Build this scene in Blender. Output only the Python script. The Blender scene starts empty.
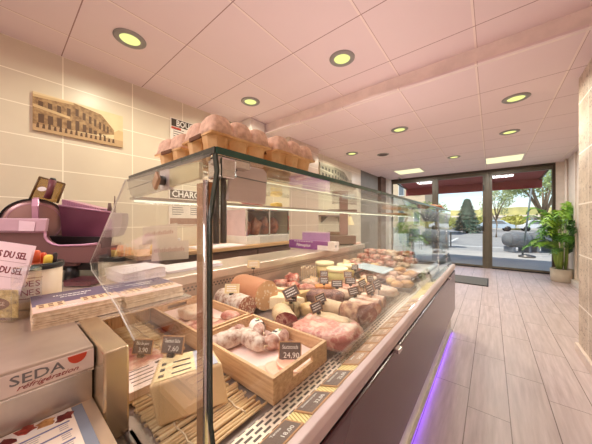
import bpy, bmesh, math, random
from mathutils import Vector, Matrix, noise
random.seed(7)
SC = bpy.context.scene
COL = SC.collection
PI = math.pi
R = math.radians
YAW = R(39)
CS, SN = math.cos(YAW), math.sin(YAW)
# light levels
LAMP_DOWN, LAMP_UP, LAMP_FILL, LAMP_DISC, LAMP_PANEL, SKY, SUN, EXPO = 9.0, 8.5, 46.0, 11.0, 20.0, .17, 4.6, 0.26
MEAT = .72

# ------------------------------------------------------------------ materials
def S(r, g, b):
    def f(c):
        c /= 255.0
        return c / 12.92 if c <= 0.04045 else ((c + 0.055) / 1.055) ** 2.4
    return (f(r), f(g), f(b), 1.0)

class NT:
    def __init__(s, name):
        s.m = bpy.data.materials.new(name); s.m.use_nodes = True
        s.t = s.m.node_tree; s.t.nodes.clear()
        s.out = s.t.nodes.new('ShaderNodeOutputMaterial')
    def n(s, kind, **kw):
        nd = s.t.nodes.new(kind)
        for k, v in kw.items():
            if k.startswith('i_'):
                nd.inputs[k[2:].replace('_', ' ')].default_value = v
            else: setattr(nd, k, v)
        return nd
    def l(s, a, b): s.t.links.new(a, b)
    def math(s, op, a, b=None, c=None):
        nd = s.t.nodes.new('ShaderNodeMath'); nd.operation = op
        for i, x in enumerate((a, b, c)):
            if x is None: continue
            if isinstance(x, (int, float)): nd.inputs[i].default_value = x
            else: s.l(x, nd.inputs[i])
        return nd.outputs[0]
    def mix(s, f, a, b):
        nd = s.t.nodes.new('ShaderNodeMix'); nd.data_type = 'RGBA'
        for x, i in ((f, 0), (a, 6), (b, 7)):
            if isinstance(x, (int, float, tuple)): nd.inputs[i].default_value = x
            else: s.l(x, nd.inputs[i])
        return nd.outputs[2]
    def pos(s):
        g = s.n('ShaderNodeNewGeometry'); x = s.n('ShaderNodeSeparateXYZ'); s.l(g.outputs['Position'], x.inputs[0])
        return x.outputs[0], x.outputs[1], x.outputs[2], g.outputs['Position']
    def obj(s):
        t = s.n('ShaderNodeTexCoord'); return t.outputs['Object']
    def noise(s, vec, scale, detail=3, rough=.55):
        nd = s.n('ShaderNodeTexNoise'); nd.inputs['Scale'].default_value = scale
        nd.inputs['Detail'].default_value = detail; nd.inputs['Roughness'].default_value = rough
        if vec is not None: s.l(vec, nd.inputs['Vector'])
        return nd.outputs['Fac']
    def ramp(s, fac, stops):
        nd = s.n('ShaderNodeValToRGB'); cr = nd.color_ramp
        while len(cr.elements) < len(stops): cr.elements.new(.5)
        for e, (p, c) in zip(cr.elements, stops): e.position = p; e.color = c
        s.l(fac, nd.inputs[0]); return nd.outputs[0]
    def done(s, color, rough=.5, metal=0.0, bump=None, bstr=.3, bdist=.01, spec=None):
        p = s.n('ShaderNodeBsdfPrincipled')
        if isinstance(color, tuple): p.inputs['Base Color'].default_value = color
        else: s.l(color, p.inputs['Base Color'])
        if isinstance(rough, (int, float)): p.inputs['Roughness'].default_value = rough
        else: s.l(rough, p.inputs['Roughness'])
        p.inputs['Metallic'].default_value = metal
        if spec is not None: p.inputs['Specular IOR Level'].default_value = spec
        if bump is not None:
            b = s.n('ShaderNodeBump'); b.inputs['Strength'].default_value = bstr; b.inputs['Distance'].default_value = bdist
            s.l(bump, b.inputs['Height']); s.l(b.outputs[0], p.inputs['Normal'])
        s.l(p.outputs[0], s.out.inputs[0]); return s.m

def line_mask(n, coord, off, space, width):
    """1 on a line, 0 elsewhere"""
    u = n.math('DIVIDE', n.math('SUBTRACT', coord, off - width / 2), space)
    f = n.math('FRACT', u)
    f = n.math('ABSOLUTE', f)
    return n.math('LESS_THAN', f, width / space)

def plain(name, c, rough=.5, metal=0.0, c2=None, scale=8.0, bump=0.0, detail=3, spec=None):
    n = NT(name)
    v = n.obj()
    f = n.noise(v, scale, detail)
    if c2 is None: c2 = tuple(x * .88 for x in c[:3]) + (1,)
    col = n.ramp(f, [(.35, c), (.68, c2)])
    return n.done(col, rough, metal, f if bump else None, bump, .004, spec)

def emit(name, c, st):
    n = NT(name); e = n.n('ShaderNodeEmission'); e.inputs[0].default_value = c; e.inputs[1].default_value = st
    n.l(e.outputs[0], n.out.inputs[0]); return n.m

def glass(name, tint=(.97, .99, .98, 1), base=.03, gain=.8, rough=0.0):
    n = NT(name)
    t = n.n('ShaderNodeBsdfTransparent'); t.inputs[0].default_value = tint
    g = n.n('ShaderNodeBsdfGlossy'); g.inputs['Roughness'].default_value = rough; g.inputs[0].default_value = (1, 1, 1, 1)
    lw = n.n('ShaderNodeLayerWeight'); lw.inputs[0].default_value = .5
    f = n.math('MULTIPLY_ADD', n.math('POWER', lw.outputs['Facing'], 4.0), gain, base)
    mx = n.n('ShaderNodeMixShader'); n.l(f, mx.inputs[0]); n.l(t.outputs[0], mx.inputs[1]); n.l(g.outputs[0], mx.inputs[2])
    n.l(mx.outputs[0], n.out.inputs[0]); return n.m

def specks(name, base, fat, scale, thr=.35, rough=.45, base2=None):
    n = NT(name); v = n.obj()
    vo = n.n('ShaderNodeTexVoronoi'); vo.inputs['Scale'].default_value = scale; n.l(v, vo.inputs['Vector'])
    d = n.math('LESS_THAN', vo.outputs['Distance'], thr)
    f = n.noise(v, scale * .35, 4)
    c = n.mix(f, base, base2 or tuple(x * .8 for x in base[:3]) + (1,))
    return n.done(n.mix(d, c, fat), rough, 0, f, .25, .003)

def marble(name, stops, scale, rough=.4, detail=6, bump=.25, warp=0.0):
    n = NT(name); v = n.obj()
    f = n.noise(v, scale, detail, .6)
    return n.done(n.ramp(f, stops), rough, 0, f, bump, .004)

def wood(name, a, b, sx=(2, 30, 30), rough=.6):
    n = NT(name); v = n.obj()
    m = n.n('ShaderNodeMapping'); m.inputs['Scale'].default_value = sx; n.l(v, m.inputs[0])
    f = n.noise(m.outputs[0], 2.0, 5, .6)
    return n.done(n.ramp(f, [(.3, a), (.7, b)]), rough, 0, f, .1, .002)

# ------------------------------------------------------------------ mesh builder
class MB:
    def __init__(s): s.v = []; s.f = []
    def add(s, vs, fs):
        o = len(s.v); s.v += [Vector(x) for x in vs]; s.f += [tuple(i + o for i in f) for f in fs]; return s
    def box(s, x0, x1, y0, y1, z0, z1, M=None):
        vs = [Vector((x, y, z)) for z in (z0, z1) for y in (y0, y1) for x in (x0, x1)]
        if M: vs = [M @ v for v in vs]
        return s.add(vs, [(0, 2, 3, 1), (4, 5, 7, 6), (0, 1, 5, 4), (2, 6, 7, 3), (0, 4, 6, 2), (1, 3, 7, 5)])
    def prism(s, poly, axis, a, b, M=None):
        """poly of 2d points extruded along axis from a to b"""
        def mk(p, t):
            if axis == 'x': return Vector((t, p[0], p[1]))
            if axis == 'y': return Vector((p[0], t, p[1]))
            return Vector((p[0], p[1], t))
        n = len(poly)
        vs = [mk(p, a) for p in poly] + [mk(p, b) for p in poly]
        if M: vs = [M @ v for v in vs]
        fs = [tuple(range(n))[::-1], tuple(range(n, 2 * n))]
        fs += [(i, (i + 1) % n, n + (i + 1) % n, n + i) for i in range(n)]
        return s.add(vs, fs)
    def tube(s, pts, r, n=8, cap=True):
        pts = [Vector(p) for p in pts]; k = len(pts)
        rs = r if isinstance(r, (list, tuple)) else [r] * k
        up = Vector((0, 0, 1)); vs = []
        for i, p in enumerate(pts):
            t = (pts[min(i + 1, k - 1)] - pts[max(i - 1, 0)])
            t = t.normalized() if t.length > 0 else Vector((0, 0, 1))
            a = t.cross(up)
            if a.length < 1e-3: a = t.cross(Vector((1, 0, 0)))
            a.normalize(); b = t.cross(a).normalized()
            for j in range(n):
                q = 2 * PI * j / n
                vs.append(p + (a * math.cos(q) + b * math.sin(q)) * rs[i])
        fs = []
        for i in range(k - 1):
            for j in range(n):
                fs.append((i * n + j, i * n + (j + 1) % n, (i + 1) * n + (j + 1) % n, (i + 1) * n + j))
        if cap: fs += [tuple(range(n))[::-1], tuple(range((k - 1) * n, k * n))]
        return s.add(vs, fs)
    def lathe(s, prof, n=24, c=(0, 0, 0), M=None, close=False):
        vs = []
        for r, z in prof:
            for j in range(n):
                q = 2 * PI * j / n
                vs.append(Vector((c[0] + r * math.cos(q), c[1] + r * math.sin(q), c[2] + z)))
        if M: vs = [M @ v for v in vs]
        fs = []
        k = len(prof)
        for i in range(k - 1):
            for j in range(n):
                fs.append((i * n + j, i * n + (j + 1) % n, (i + 1) * n + (j + 1) % n, (i + 1) * n + j))
        if close: fs += [tuple(range(n))[::-1], tuple(range((k - 1) * n, k * n))]
        return s.add(vs, fs)
    def blob(s, c, d, p=2.6, nz=.06, seed=0, nu=20, nv=12, flat=True, freq=3.0, M=None):
        """superellipsoid lump, d = full dims, c = centre of its base"""
        vs = []
        for i in range(nv + 1):
            th = -PI / 2 + PI * i / nv
            for j in range(nu):
                ph = 2 * PI * j / nu
                x, y, z = math.cos(th) * math.cos(ph), math.cos(th) * math.sin(ph), math.sin(th)
                k = (abs(x) ** p + abs(y) ** p + abs(z) ** p) ** (-1 / p)
                q = Vector((x * k, y * k, z * k))
                if nz: q *= 1 + nz * 2 * (noise.noise(q * freq * .5 + Vector((seed * 7.1, seed * 3.3, seed))))
                z2 = max(q.z, -.86) if flat else q.z
                w = Vector((q.x * d[0] / 2, q.y * d[1] / 2, (z2 + (.86 if flat else 1)) * d[2] / (1.86 if flat else 2)))
                vs.append((M @ w if M else w) + Vector(c))
        fs = []
        for i in range(nv):
            for j in range(nu):
                fs.append((i * nu + j, i * nu + (j + 1) % nu, (i + 1) * nu + (j + 1) % nu, (i + 1) * nu + j))
        return s.add(vs, fs)
    def build(s, name, mat, parent=None, smooth=False, bevel=0.0, world=True, seg=2):
        me = bpy.data.meshes.new(name)
        off = Vector((0, 0, 0)); q = parent
        while q is not None and world: off += q.location; q = q.parent
        me.from_pydata([tuple(v - off) for v in s.v], [], s.f)
        bm = bmesh.new(); bm.from_mesh(me)
        bmesh.ops.remove_doubles(bm, verts=bm.verts, dist=1e-6)
        bmesh.ops.recalc_face_normals(bm, faces=bm.faces)
        bm.to_mesh(me); bm.free()
        if smooth:
            for p in me.polygons: p.use_smooth = True
        me.materials.append(mat)
        o = bpy.data.objects.new(name, me); COL.objects.link(o)
        if parent is not None: o.parent = parent
        if bevel:
            b = o.modifiers.new('bevel', 'BEVEL'); b.width = bevel; b.segments = seg; b.limit_method = 'ANGLE'; b.angle_limit = R(40)
        return o

LABELS = set()
def tag(o, label, cat, group=None):
    if label in LABELS: print('DUP LABEL', label)
    LABELS.add(label)
    o['label'] = label; o['category'] = cat
    if group: o['group'] = group
    return o
def thing(name, label, cat, loc=(0, 0, 0), rz=0.0, group=None):
    o = bpy.data.objects.new(name, None); COL.objects.link(o); o.empty_display_size = .05
    o.location = loc; o.rotation_euler = (0, 0, rz)
    return tag(o, label, cat, group)
def struct(name, mb, mat, parent=None, **k):
    o = mb.build(name, mat, parent, **k)
    if parent is None: o['kind'] = 'structure'
    return o
def text(name, body, size, mat, parent, org, xd, yd, align='CENTER', ext=.0004, world=True, shear=0, sx=1.0, bold=0):
    cu = bpy.data.curves.new('lettering', 'FONT'); cu.body = body; cu.size = size; cu.extrude = ext
    cu.align_x = align; cu.align_y = 'CENTER'; cu.offset = size * bold; cu.shear = shear; cu.resolution_u = 2
    t = bpy.data.objects.new('tmp', cu)
    me = bpy.data.meshes.new_from_object(t)
    bpy.data.objects.remove(t); bpy.data.curves.remove(cu)
    xd = Vector(xd).normalized(); yd = Vector(yd); yd = (yd - xd * yd.dot(xd)).normalized(); zd = xd.cross(yd)
    off = Vector((0, 0, 0)); q = parent
    while q is not None and world: off += q.location; q = q.parent
    for v in me.vertices: v.co = Vector(org) + xd * v.co.x * sx + yd * v.co.y + zd * v.co.z - off
    me.materials.clear(); me.materials.append(mat); me.name = name
    o = bpy.data.objects.new(name, me); COL.objects.link(o); o.parent = parent
    return o

# ------------------------------------------------------------------ palette
def ceil_mat(name, y0, joint_y):
    n = NT(name); x, y, z, p = n.pos()
    a = line_mask(n, x, -.10, .622, .016); b = line_mask(n, y, joint_y, .63, .007)
    m = n.math('MAXIMUM', a, b)
    f = n.noise(p, 2.2, 3)
    base = n.mix(f, S(236, 217, 217), S(229, 209, 210))  # pink cast of the case lamps put into the white tile colour
    c = n.mix(a, base, S(243, 226, 220)); c = n.mix(b, c, S(160, 125, 122))
    xl = line_mask(n, x, -.091, .622, .004); c = n.mix(xl, c, S(182, 150, 146))
    return n.done(c, .7, 0, m, .15, .003)
M_ceil = ceil_mat('ceiling_tiles', 0, .35)
M_ceil_low = ceil_mat('ceiling_tiles_low', 0, 2.50)
def floor_mat():
    n = NT('wood_look_floor_tiles'); x, y, z, p = n.pos()
    w = .21
    cx = n.math('DIVIDE', n.math('ADD', x, .12), w)
    ci = n.math('FLOOR', cx); fx = n.math('SUBTRACT', cx, ci)
    yy = n.math('DIVIDE', n.math('SUBTRACT', n.math('MULTIPLY_ADD', ci, .21, y), 2.74), .82)
    yi = n.math('FLOOR', yy); fy = n.math('SUBTRACT', yy, yi)
    gx = n.math('LESS_THAN', n.math('ABSOLUTE', n.math('SUBTRACT', n.math('FRACT', n.math('ADD', fx, .5)), .5)), .012)
    gy = n.math('LESS_THAN', n.math('ABSOLUTE', n.math('SUBTRACT', n.math('FRACT', n.math('ADD', fy, .5)), .5)), .003)
    g = n.math('MAXIMUM', gx, gy)
    mp = n.n('ShaderNodeMapping'); mp.inputs['Scale'].default_value = (22, 1.6, 1); n.l(p, mp.inputs[0])
    co = n.n('ShaderNodeCombineXYZ'); n.l(n.math('MULTIPLY', ci, 3.7), co.inputs[0]); n.l(n.math('MULTIPLY', yi, 5.3), co.inputs[1])
    va = n.n('ShaderNodeVectorMath'); va.operation = 'ADD'; n.l(mp.outputs[0], va.inputs[0]); n.l(co.outputs[0], va.inputs[1])
    f = n.noise(va.outputs[0], 1.6, 5, .6)
    wn = n.n('ShaderNodeTexWhiteNoise'); wn.noise_dimensions = '2D'
    c2 = n.n('ShaderNodeCombineXYZ'); n.l(ci, c2.inputs[0]); n.l(yi, c2.inputs[1]); n.l(c2.outputs[0], wn.inputs['Vector'])
    base = n.ramp(f, [(.3, S(176, 156, 157)), (.7, S(210, 192, 194))])
    base = n.mix(n.math('MULTIPLY', wn.outputs['Value'], .35), base, S(190, 172, 168))
    c = n.mix(g, base, S(120, 100, 96))
    return n.done(c, n.math('MULTIPLY_ADD', f, .2, .27), 0, n.math('SUBTRACT', 1.0, g), .2, .002)
M_floor = floor_mat()
def tile_mat(name, a, b, grout, axis, hoff, hs, voff, vs, wid=.008, rough=.35):
    n = NT(name); x, y, z, p = n.pos()
    h = {'x': x, 'y': y}[axis]
    m = n.math('MAXIMUM', line_mask(n, z, voff, vs, wid), line_mask(n, h, hoff, hs, wid))
    f = n.noise(p, 1.5, 4)
    return n.done(n.mix(m, n.ramp(f, [(.3, a), (.7, b)]), grout), rough, 0, n.math('SUBTRACT', 1.0, m), .15, .002)
M_tile = tile_mat('cream_wall_tiles', S(218, 206, 184), S(208, 194, 174), S(243, 234, 216), 'y', .36, .533, 1.9, .2535)
M_tile_x = tile_mat('cream_wall_tiles_side', S(218, 206, 184), S(208, 194, 174), S(243, 234, 216), 'x', -2.25, .533, 1.9, .2535)
M_tile_pink = tile_mat('grey_pink_pier_tiles', S(210, 188, 172), S(198, 174, 162), S(232, 216, 204), 'y', 2.9, .4, 1.9, .2535)
def pillar_mat():
    n = NT('rough_stone_look_wall_tiles'); x, y, z, p = n.pos()
    g = n.math('MAXIMUM', line_mask(n, z, .896, .462, .012), line_mask(n, y, 3.1, .62, .008))
    mp = n.n('ShaderNodeMapping'); mp.inputs['Scale'].default_value = (1, 1, 1.6); n.l(p, mp.inputs[0])
    f = n.noise(mp.outputs[0], 3, 5, .6)
    f2 = n.noise(mp.outputs[0], 26, 6, .7)
    pit = n.math('GREATER_THAN', f2, .60)
    f3 = n.noise(p, 4.2, 6, .65)
    crack = n.math('LESS_THAN', n.math('ABSOLUTE', n.math('SUBTRACT', f3, .5)), .004)
    c = n.ramp(f, [(.3, S(214, 196, 180)), (.7, S(180, 158, 142))])
    c = n.mix(n.math('MULTIPLY', n.math('MAXIMUM', pit, crack), .75), c, S(120, 96, 84))
    c = n.mix(g, c, S(240, 230, 222))
    return n.done(c, .5, 0, f2, .4, .006)
M_pillar = pillar_mat()
M_white = plain('white_paint', S(228, 220, 212), .6)
M_wallpaint = plain('pale_wall_paint', S(226, 210, 196), .6)
M_darkgrey = plain('dark_grey_paint', S(112, 108, 102), .6)
M_brown = plain('brown_paint', S(82, 60, 48), .5)
M_bronze = plain('bronze_aluminium', S(104, 96, 82), .35, .35)
M_bronze_d = plain('dark_bronze', S(70, 60, 50), .4, .3)
M_steel = plain('brushed_steel', S(205, 195, 186), .33, .85, S(188, 178, 170), 14)
M_steel_lt = plain('bright_steel', S(225, 218, 212), .22, .9)
M_steel_d = plain('dark_steel', S(110, 106, 102), .35, .8)
M_chrome = plain('polished_chrome', S(232, 228, 224), .1, 1.0)
M_black = plain('black_plastic', S(26, 24, 24), .4)
M_grey = plain('grey_plastic', S(150, 146, 142), .45)
M_ltgrey = plain('light_grey_plastic', S(206, 202, 198), .4)
M_offwhite = plain('off_white_plastic', S(232, 224, 218), .4)
M_paper = plain('white_paper', S(243, 238, 236), .75)
M_paper_t = plain('tan_card', S(226, 204, 180), .75)
M_ink = plain('dark_ink', S(62, 54, 56), .7)
M_inkred = plain('red_ink', S(150, 44, 44), .7)
M_inkwhite = plain('white_ink', S(246, 242, 236), .7)
M_glass = glass('clear_glass')
M_glass_win = glass('window_glass', (.97, .98, .98, 1), .035, .6)
M_glass_edge = plain('green_glass_edge', S(52, 92, 80), .15)
M_acryl = glass('clear_acrylic', (.93, .93, .93, 1), .08, .7)
M_plum = plain('plum_panel', S(98, 66, 74), .22, .1, S(92, 60, 68), 2, spec=.6)
M_slate = plain('slate', S(98, 82, 78), .7)
M_frame = plain('tag_wood', S(196, 146, 100), .6)
M_cardcream = plain('cream_card', S(236, 216, 170), .6)
M_pine = wood('pine_wood', S(222, 184, 140), S(182, 136, 94), (3, 40, 60))
M_bamboo = wood('bamboo_sticks', S(236, 208, 162), S(190, 144, 92), (60, 1.5, 60))
M_ribs = wood('ribbed_wood', S(244, 200, 146), S(216, 160, 110), (3, 60, 3))
M_string = plain('twine', S(216, 190, 156), .8)
M_led = emit('warm_led_tube', (1.0, .95, .70, 1), 1.3)
M_purple = emit('purple_led_tube', (.22, .06, 1.0, 1), 2.6)
M_lens = emit('yellow_lamp_lens', (.86, .9, .30, 1), 1.05)
M_panel = emit('yellow_light_panel', (1.0, .93, .56, 1), 1.0)

# ================================================================== SETTING
ZH, ZL, YB = 2.66, 2.52, 2.53
struct('floor', MB().box(-3.1, 1.5, -2.4, 8.0, -.1, 0), M_floor)
struct('ceiling', MB().box(-3.1, 1.5, -2.4, YB, ZH, ZH + .08), M_ceil)
struct('ceiling', MB().box(-3.1, 1.5, YB + .04, 8.0, ZL, ZL + .08), M_ceil_low)
struct('trim_1', MB().box(-2.97, 1.3, YB, YB + .04, ZL, ZH + .08), plain('beam_paint', S(244, 228, 222), .6))
struct('trim_2', MB().box(-2.97, 1.3, YB - .022, YB, ZL - .006, ZL + .014), M_ceil)
struct('wall_left', MB().box(-3.1, -2.95, -2.4, 2.848, 0, 2.75), M_tile)
struct('wall_left', MB().box(-3.1, -2.6, 3.66, 5.85, 0, 2.6), M_tile)
pier = struct('wall_left', MB().box(-3.1, -2.44, 2.86, 3.66, 0, 2.6), M_tile_pink)
struct('wall_left', MB().box(-3.1, -2.442, 2.848, 2.86, 0, 2.6), M_tile_x)
struct('wall_left', MB().box(-3.1, -2.6, 5.85, 8.0, 0, 2.6), M_darkgrey)
struct('trim_3', MB().box(-2.6, -2.5, 7.05, 7.45, 0, ZL), M_brown)
struct('trim_4', MB().box(-2.6, -2.46, 7.62, 7.86, 0, ZL), M_white)
struct('wall_back', MB().box(-3.1, 1.5, -2.5, -2.4, 0, 2.75), M_wallpaint)
struct('wall_right', MB().box(.63, 1.5, -2.4, 3.38, 0, 2.75), M_pillar)
struct('wall_right', MB().box(1.26, 1.5, 3.38, 8.0, 0, 2.6), M_wallpaint)
struct('baseboard_right', MB().box(1.2, 1.26, 3.38, 7.86, 0, .09), M_offwhite, bevel=.004)
struct('baseboard_right', MB().box(.605, .63, -2.4, 3.38, 0, .08), plain('beige_skirting', S(226, 206, 196), .5), bevel=.004)
struct('trim_5', MB().tube([(1.235, 7.55, 0.09), (1.235, 7.55, ZL)], .022, 10), M_wallpaint, smooth=True)
struct('trim_6', MB().box(1.24, 1.26, 6.9, 7.0, 0.09, ZL), M_wallpaint)
# street front: three glazed bays in a bronze frame
YD = 7.9
struct('wall_front', MB().box(1.12, 1.5, YD - .04, YD + .16, 0, 2.6), M_wallpaint)
struct('wall_front', MB().box(-3.1, -2.50, YD - .04, YD + .16, 0, 2.6), M_wallpaint)
struct('wall_front', MB().box(-3.1, 1.5, YD + .06, YD + .2, 2.5, 3.2), M_wallpaint)
def bay(name, x0, x1, door=False):
    root = bpy.data.objects.new(name, None); COL.objects.link(root); root.location = ((x0 + x1) / 2, YD, 0); root['kind'] = 'structure'
    m = MB()
    w = .05
    m.box(x0, x0 + w, YD - .035, YD + .035, 0, 2.5); m.box(x1 - w, x1, YD - .035, YD + .035, 0, 2.5)
    m.box(x0 + w, x1 - w, YD - .035, YD + .035, 2.38, 2.5); m.box(x0 + w, x1 - w, YD - .035, YD + .035, 0, .07)
    m.build('frame', M_bronze, root, bevel=.004)
    MB().box(x0 + w, x1 - w, YD - .004, YD + .004, .07, 2.38).build('pane', M_glass_win, root)
    g = MB(); g.box(x0 + w, x1 - w, YD - .04, YD - .03, .0, .03)
    g.build('weather_strip', M_black, root)
    if door:
        MB().tube([(x1 - .03, YD - .08, .95), (x1 - .03, YD - .08, 1.35)], .012, 10).build('door_handle', M_bronze_d, root, smooth=True)
        h = MB().box(x1 - .04, x1 - .02, YD - .05, YD - .034, 2.0, 2.14); h.build('hinge', M_black, root)
    return root
bay('window_1', -2.48, -1.27); bay('door_1', -1.22, -.12, True); bay('window_2', -.03, 1.12)
struct('trim_7', MB().box(-1.27, -1.22, YD - .05, YD + .05, 0, 2.5), M_bronze, bevel=.004)
struct('trim_8', MB().box(-.12, -.03, YD - .05, YD + .05, 0, 2.5), M_bronze, bevel=.004)
struct('trim_9', MB().box(1.075, 1.12, YD - .05, YD - .034, 0, 2.5), M_bronze_d)
struct('trim_10', MB().box(-2.5, 1.12, YD - .06, YD + .05, 2.46, ZL), M_bronze_d)

# ================================================================== CEILING FITTINGS
def downlight(x, y, z, r, label):
    t = thing('downlight', label, 'ceiling light', (x, y, z), 0, 'round recessed downlights')
    pr = [(r * .62, -.001), (r * .66, -.012), (r * .9, -.012), (r, -.004), (r, 0), (r * .62, 0)]
    MB().lathe(pr, 32, (x, y, z)).build('rim', M_grey, t, smooth=True)
    MB().lathe([(.001, -.006), (r * .4, -.007), (r * .64, -.003)], 32, (x, y, z)).build('lens', M_lens, t, smooth=True)
    ld = bpy.data.lights.new('lamp', 'AREA'); ld.shape = 'DISK'; ld.size = r * 1.1; ld.energy = LAMP_DISC; ld.color = (1, .97, .74); ld.spread = R(165)
    lo = bpy.data.objects.new('lamp', ld); COL.objects.link(lo); lo.parent = t; lo.location = (0, 0, -.02)
for a in [(-2.245, .663, ZH, .112, 'downlight glowing in the ceiling right above the sepia street picture'),
          (-1.038, 1.937, ZH, .112, 'large glowing downlight in front of the ceiling step, above the meat display'),
          (-2.275, 1.93, ZH, .112, 'glowing downlight in the ceiling above the egg boxes, near the cream wall'),
          (.206, 3.482, ZL, .118, 'nearest glowing downlight over the aisle, just beyond the ceiling step'),
          (-1.022, 3.622, ZL, .115, 'glowing downlight beyond the ceiling step and left of the aisle lights'),
          (.21, 4.744, ZL, .118, 'second glowing downlight over the aisle, close to the light panel'),
          (-2.099, 4.32, ZL, .115, 'glowing downlight nearest the black and white photo canvas'),
          (-.591, 5.868, ZL, .115, 'smallest glowing downlight, between the two square light panels')]:
    downlight(*a)
for (x0, x1, y0, y1, lb) in [(-.085, .50, 6.41, 7.04, 'square yellow light panel flush in the ceiling in front of the right window bay'),
                             (-1.98, -1.37, 6.5, 7.08, 'square yellow light panel flush in the ceiling in front of the left window bay')]:
    t = thing('light_panel', lb, 'ceiling light', ((x0 + x1) / 2, (y0 + y1) / 2, ZL), 0, 'square light panels')
    MB().box(x0, x1, y0, y1, ZL - .006, ZL - .002).build('diffuser', M_panel, t)
    f = MB()
    for b in ((x0 - .02, x0, y0 - .02, y1 + .02), (x1, x1 + .02, y0 - .02, y1 + .02), (x0, x1, y0 - .02, y0), (x0, x1, y1, y1 + .02)):
        f.box(*b, ZL - .01, ZL)
    f.build('frame', M_offwhite, t)
    ld = bpy.data.lights.new('lamp', 'AREA'); ld.size = .55; ld.energy = LAMP_PANEL; ld.color = (.95, .98, 1)
    lo = bpy.data.objects.new('lamp', ld); COL.objects.link(lo); lo.parent = t; lo.location = (0, 0, -.03)
t = thing('ceiling_speaker', 'round dark grille of a speaker set in the ceiling between two downlights', 'speaker', (-1.656, 4.769, ZL))
MB().lathe([(.001, -.006), (.08, -.006), (.085, -.002)], 28, (-1.656, 4.769, ZL)).build('grille', plain('speaker_mesh', S(96, 82, 80), .7), t)
MB().lathe([(.085, -.002), (.09, -.012), (.108, -.008), (.112, 0)], 28, (-1.656, 4.769, ZL)).build('rim', M_grey, t, smooth=True)
t = thing('ceiling_camera', 'small dome security camera under the ceiling by the left window bay', 'camera', (-2.12, 7.55, ZL))
MB().lathe([(.001, .004), (.06, .004), (.06, -.03), (.05, -.04)], 20, (-2.12, 7.55, ZL)).build('base', M_offwhite, t, smooth=True)
MB().blob((-2.12, 7.55, ZL - .1), (.09, .09, .075), 2, 0, flat=False).build('dome', M_black, t, smooth=True)
t = thing('wall_box', 'white electrical box high on the wall under the ceiling step', 'box', (-2.78, 2.36, 2.3))
MB().box(-2.95, -2.62, 2.22, 2.50, 2.30, 2.655).build('body', M_offwhite, t, bevel=.008)
MB().box(-2.622, -2.612, 2.24, 2.48, 2.32, 2.63).build('cover', M_white, t, bevel=.004)
w = MB()
for k in range(3): w.box(-2.613, -2.609, 2.30 + k * .035, 2.32 + k * .035, 2.47, 2.495)
w.build('switches', M_ink, t)

# ================================================================== WALL PICTURES AND SIGNS
def photo_mat(name, dark, mid, light):
    n = NT(name); v = n.obj()
    br = n.n('ShaderNodeTexBrick'); br.inputs['Scale'].default_value = 9
    br.inputs['Mortar Size'].default_value = .06; br.inputs['Color1'].default_value = mid; br.inputs['Color2'].default_value = dark; br.inputs['Mortar'].default_value = light
    sp = n.n('ShaderNodeSeparateXYZ'); n.l(v, sp.inputs[0])
    co = n.n('ShaderNodeCombineXYZ'); n.l(sp.outputs[1], co.inputs[0]); n.l(sp.outputs[2], co.inputs[1]); n.l(co.outputs[0], br.inputs['Vector'])
    f = n.noise(v, 14, 6, .7)
    return n.done(n.ramp(f, [(.25, dark), (.48, mid), (.7, light)]), .6)
def canvas(name, label, X, y0, y1, z0, z1, sky, wallc, roofc, dark, street):
    """old street photograph on a stretched canvas: one thing, printed shapes as thin parts"""
    t = thing(name, label, 'picture', (X, (y0 + y1) / 2, z0))
    MB().box(X, X + .022, y0, y1, z0, z1).build('canvas', sky, t, bevel=.002)
    W, H = y1 - y0, z1 - z0; xf = X + .0225
    def q(pts, mat, nm, d=.0008):
        MB().prism([(y0 + a * W, z0 + b * H) for a, b in pts], 'x', xf, xf + d).build(nm, mat, t)
    q([(0, 0), (1, 0), (1, .2), (.6, .2), (0, .16)], street, 'printed_street')
    q([(.0, .16), (.62, .22), (.88, .34), (.88, .48), (.72, .86), (.40, .98), (.0, .92)], wallc, 'printed_houses', .0012)
    q([(.88, .2), (1, .2), (1, .5), (.94, .52), (.88, .42)], roofc, 'printed_trees', .001)
    for k, a in enumerate((.05, .14, .23, .33, .42, .5, .57, .63, .69, .74, .79)):
        w = .045 - k * .0025
        top = .78 if a < .4 else .84 - (a - .4) * .75
        wm = MB(); wm.prism([(y0 + a * W, z0 + (top - .2) * H), (y0 + (a + w) * W, z0 + (top - .21) * H), (y0 + (a + w) * W, z0 + top * H), (y0 + a * W, z0 + (top + .01) * H)], 'x', xf, xf + .0018); wm.build('printed_window', dark, t); wm = MB()
        wm.prism([(y0 + a * W, z0 + .22 * H), (y0 + (a + w * 1.2) * W, z0 + .22 * H), (y0 + (a + w * 1.2) * W, z0 + (top - .33) * H), (y0 + a * W, z0 + (top - .33) * H)], 'x', xf, xf + .0018); wm.build('printed_doorway', dark, t)
    for k in range(16):
        a = .03 + k * .055; h = .1 + random.random() * .09
        fm = MB(); fm.prism([(y0 + a * W, z0 + .08 * H), (y0 + (a + .03) * W, z0 + .08 * H), (y0 + (a + .026) * W, z0 + (.08 + h) * H), (y0 + (a + .008) * W, z0 + (.08 + h) * H)], 'x', xf, xf + .0022); fm.build('printed_figure', dark, t)
    bm = MB()
    bm.prism([(y0, z0 + .60 * H), (y0 + .36 * W, z0 + .50 * H), (y0 + .36 * W, z0 + .56 * H), (y0, z0 + .68 * H)], 'x', xf, xf + .002)
    bm.prism([(y0, z0 + .86 * H), (y0 + .40 * W, z0 + .92 * H), (y0 + .40 * W, z0 + .98 * H), (y0, z0 + .93 * H)], 'x', xf, xf + .002)
    bm.build('printed_cornice', roofc, t)
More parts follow.
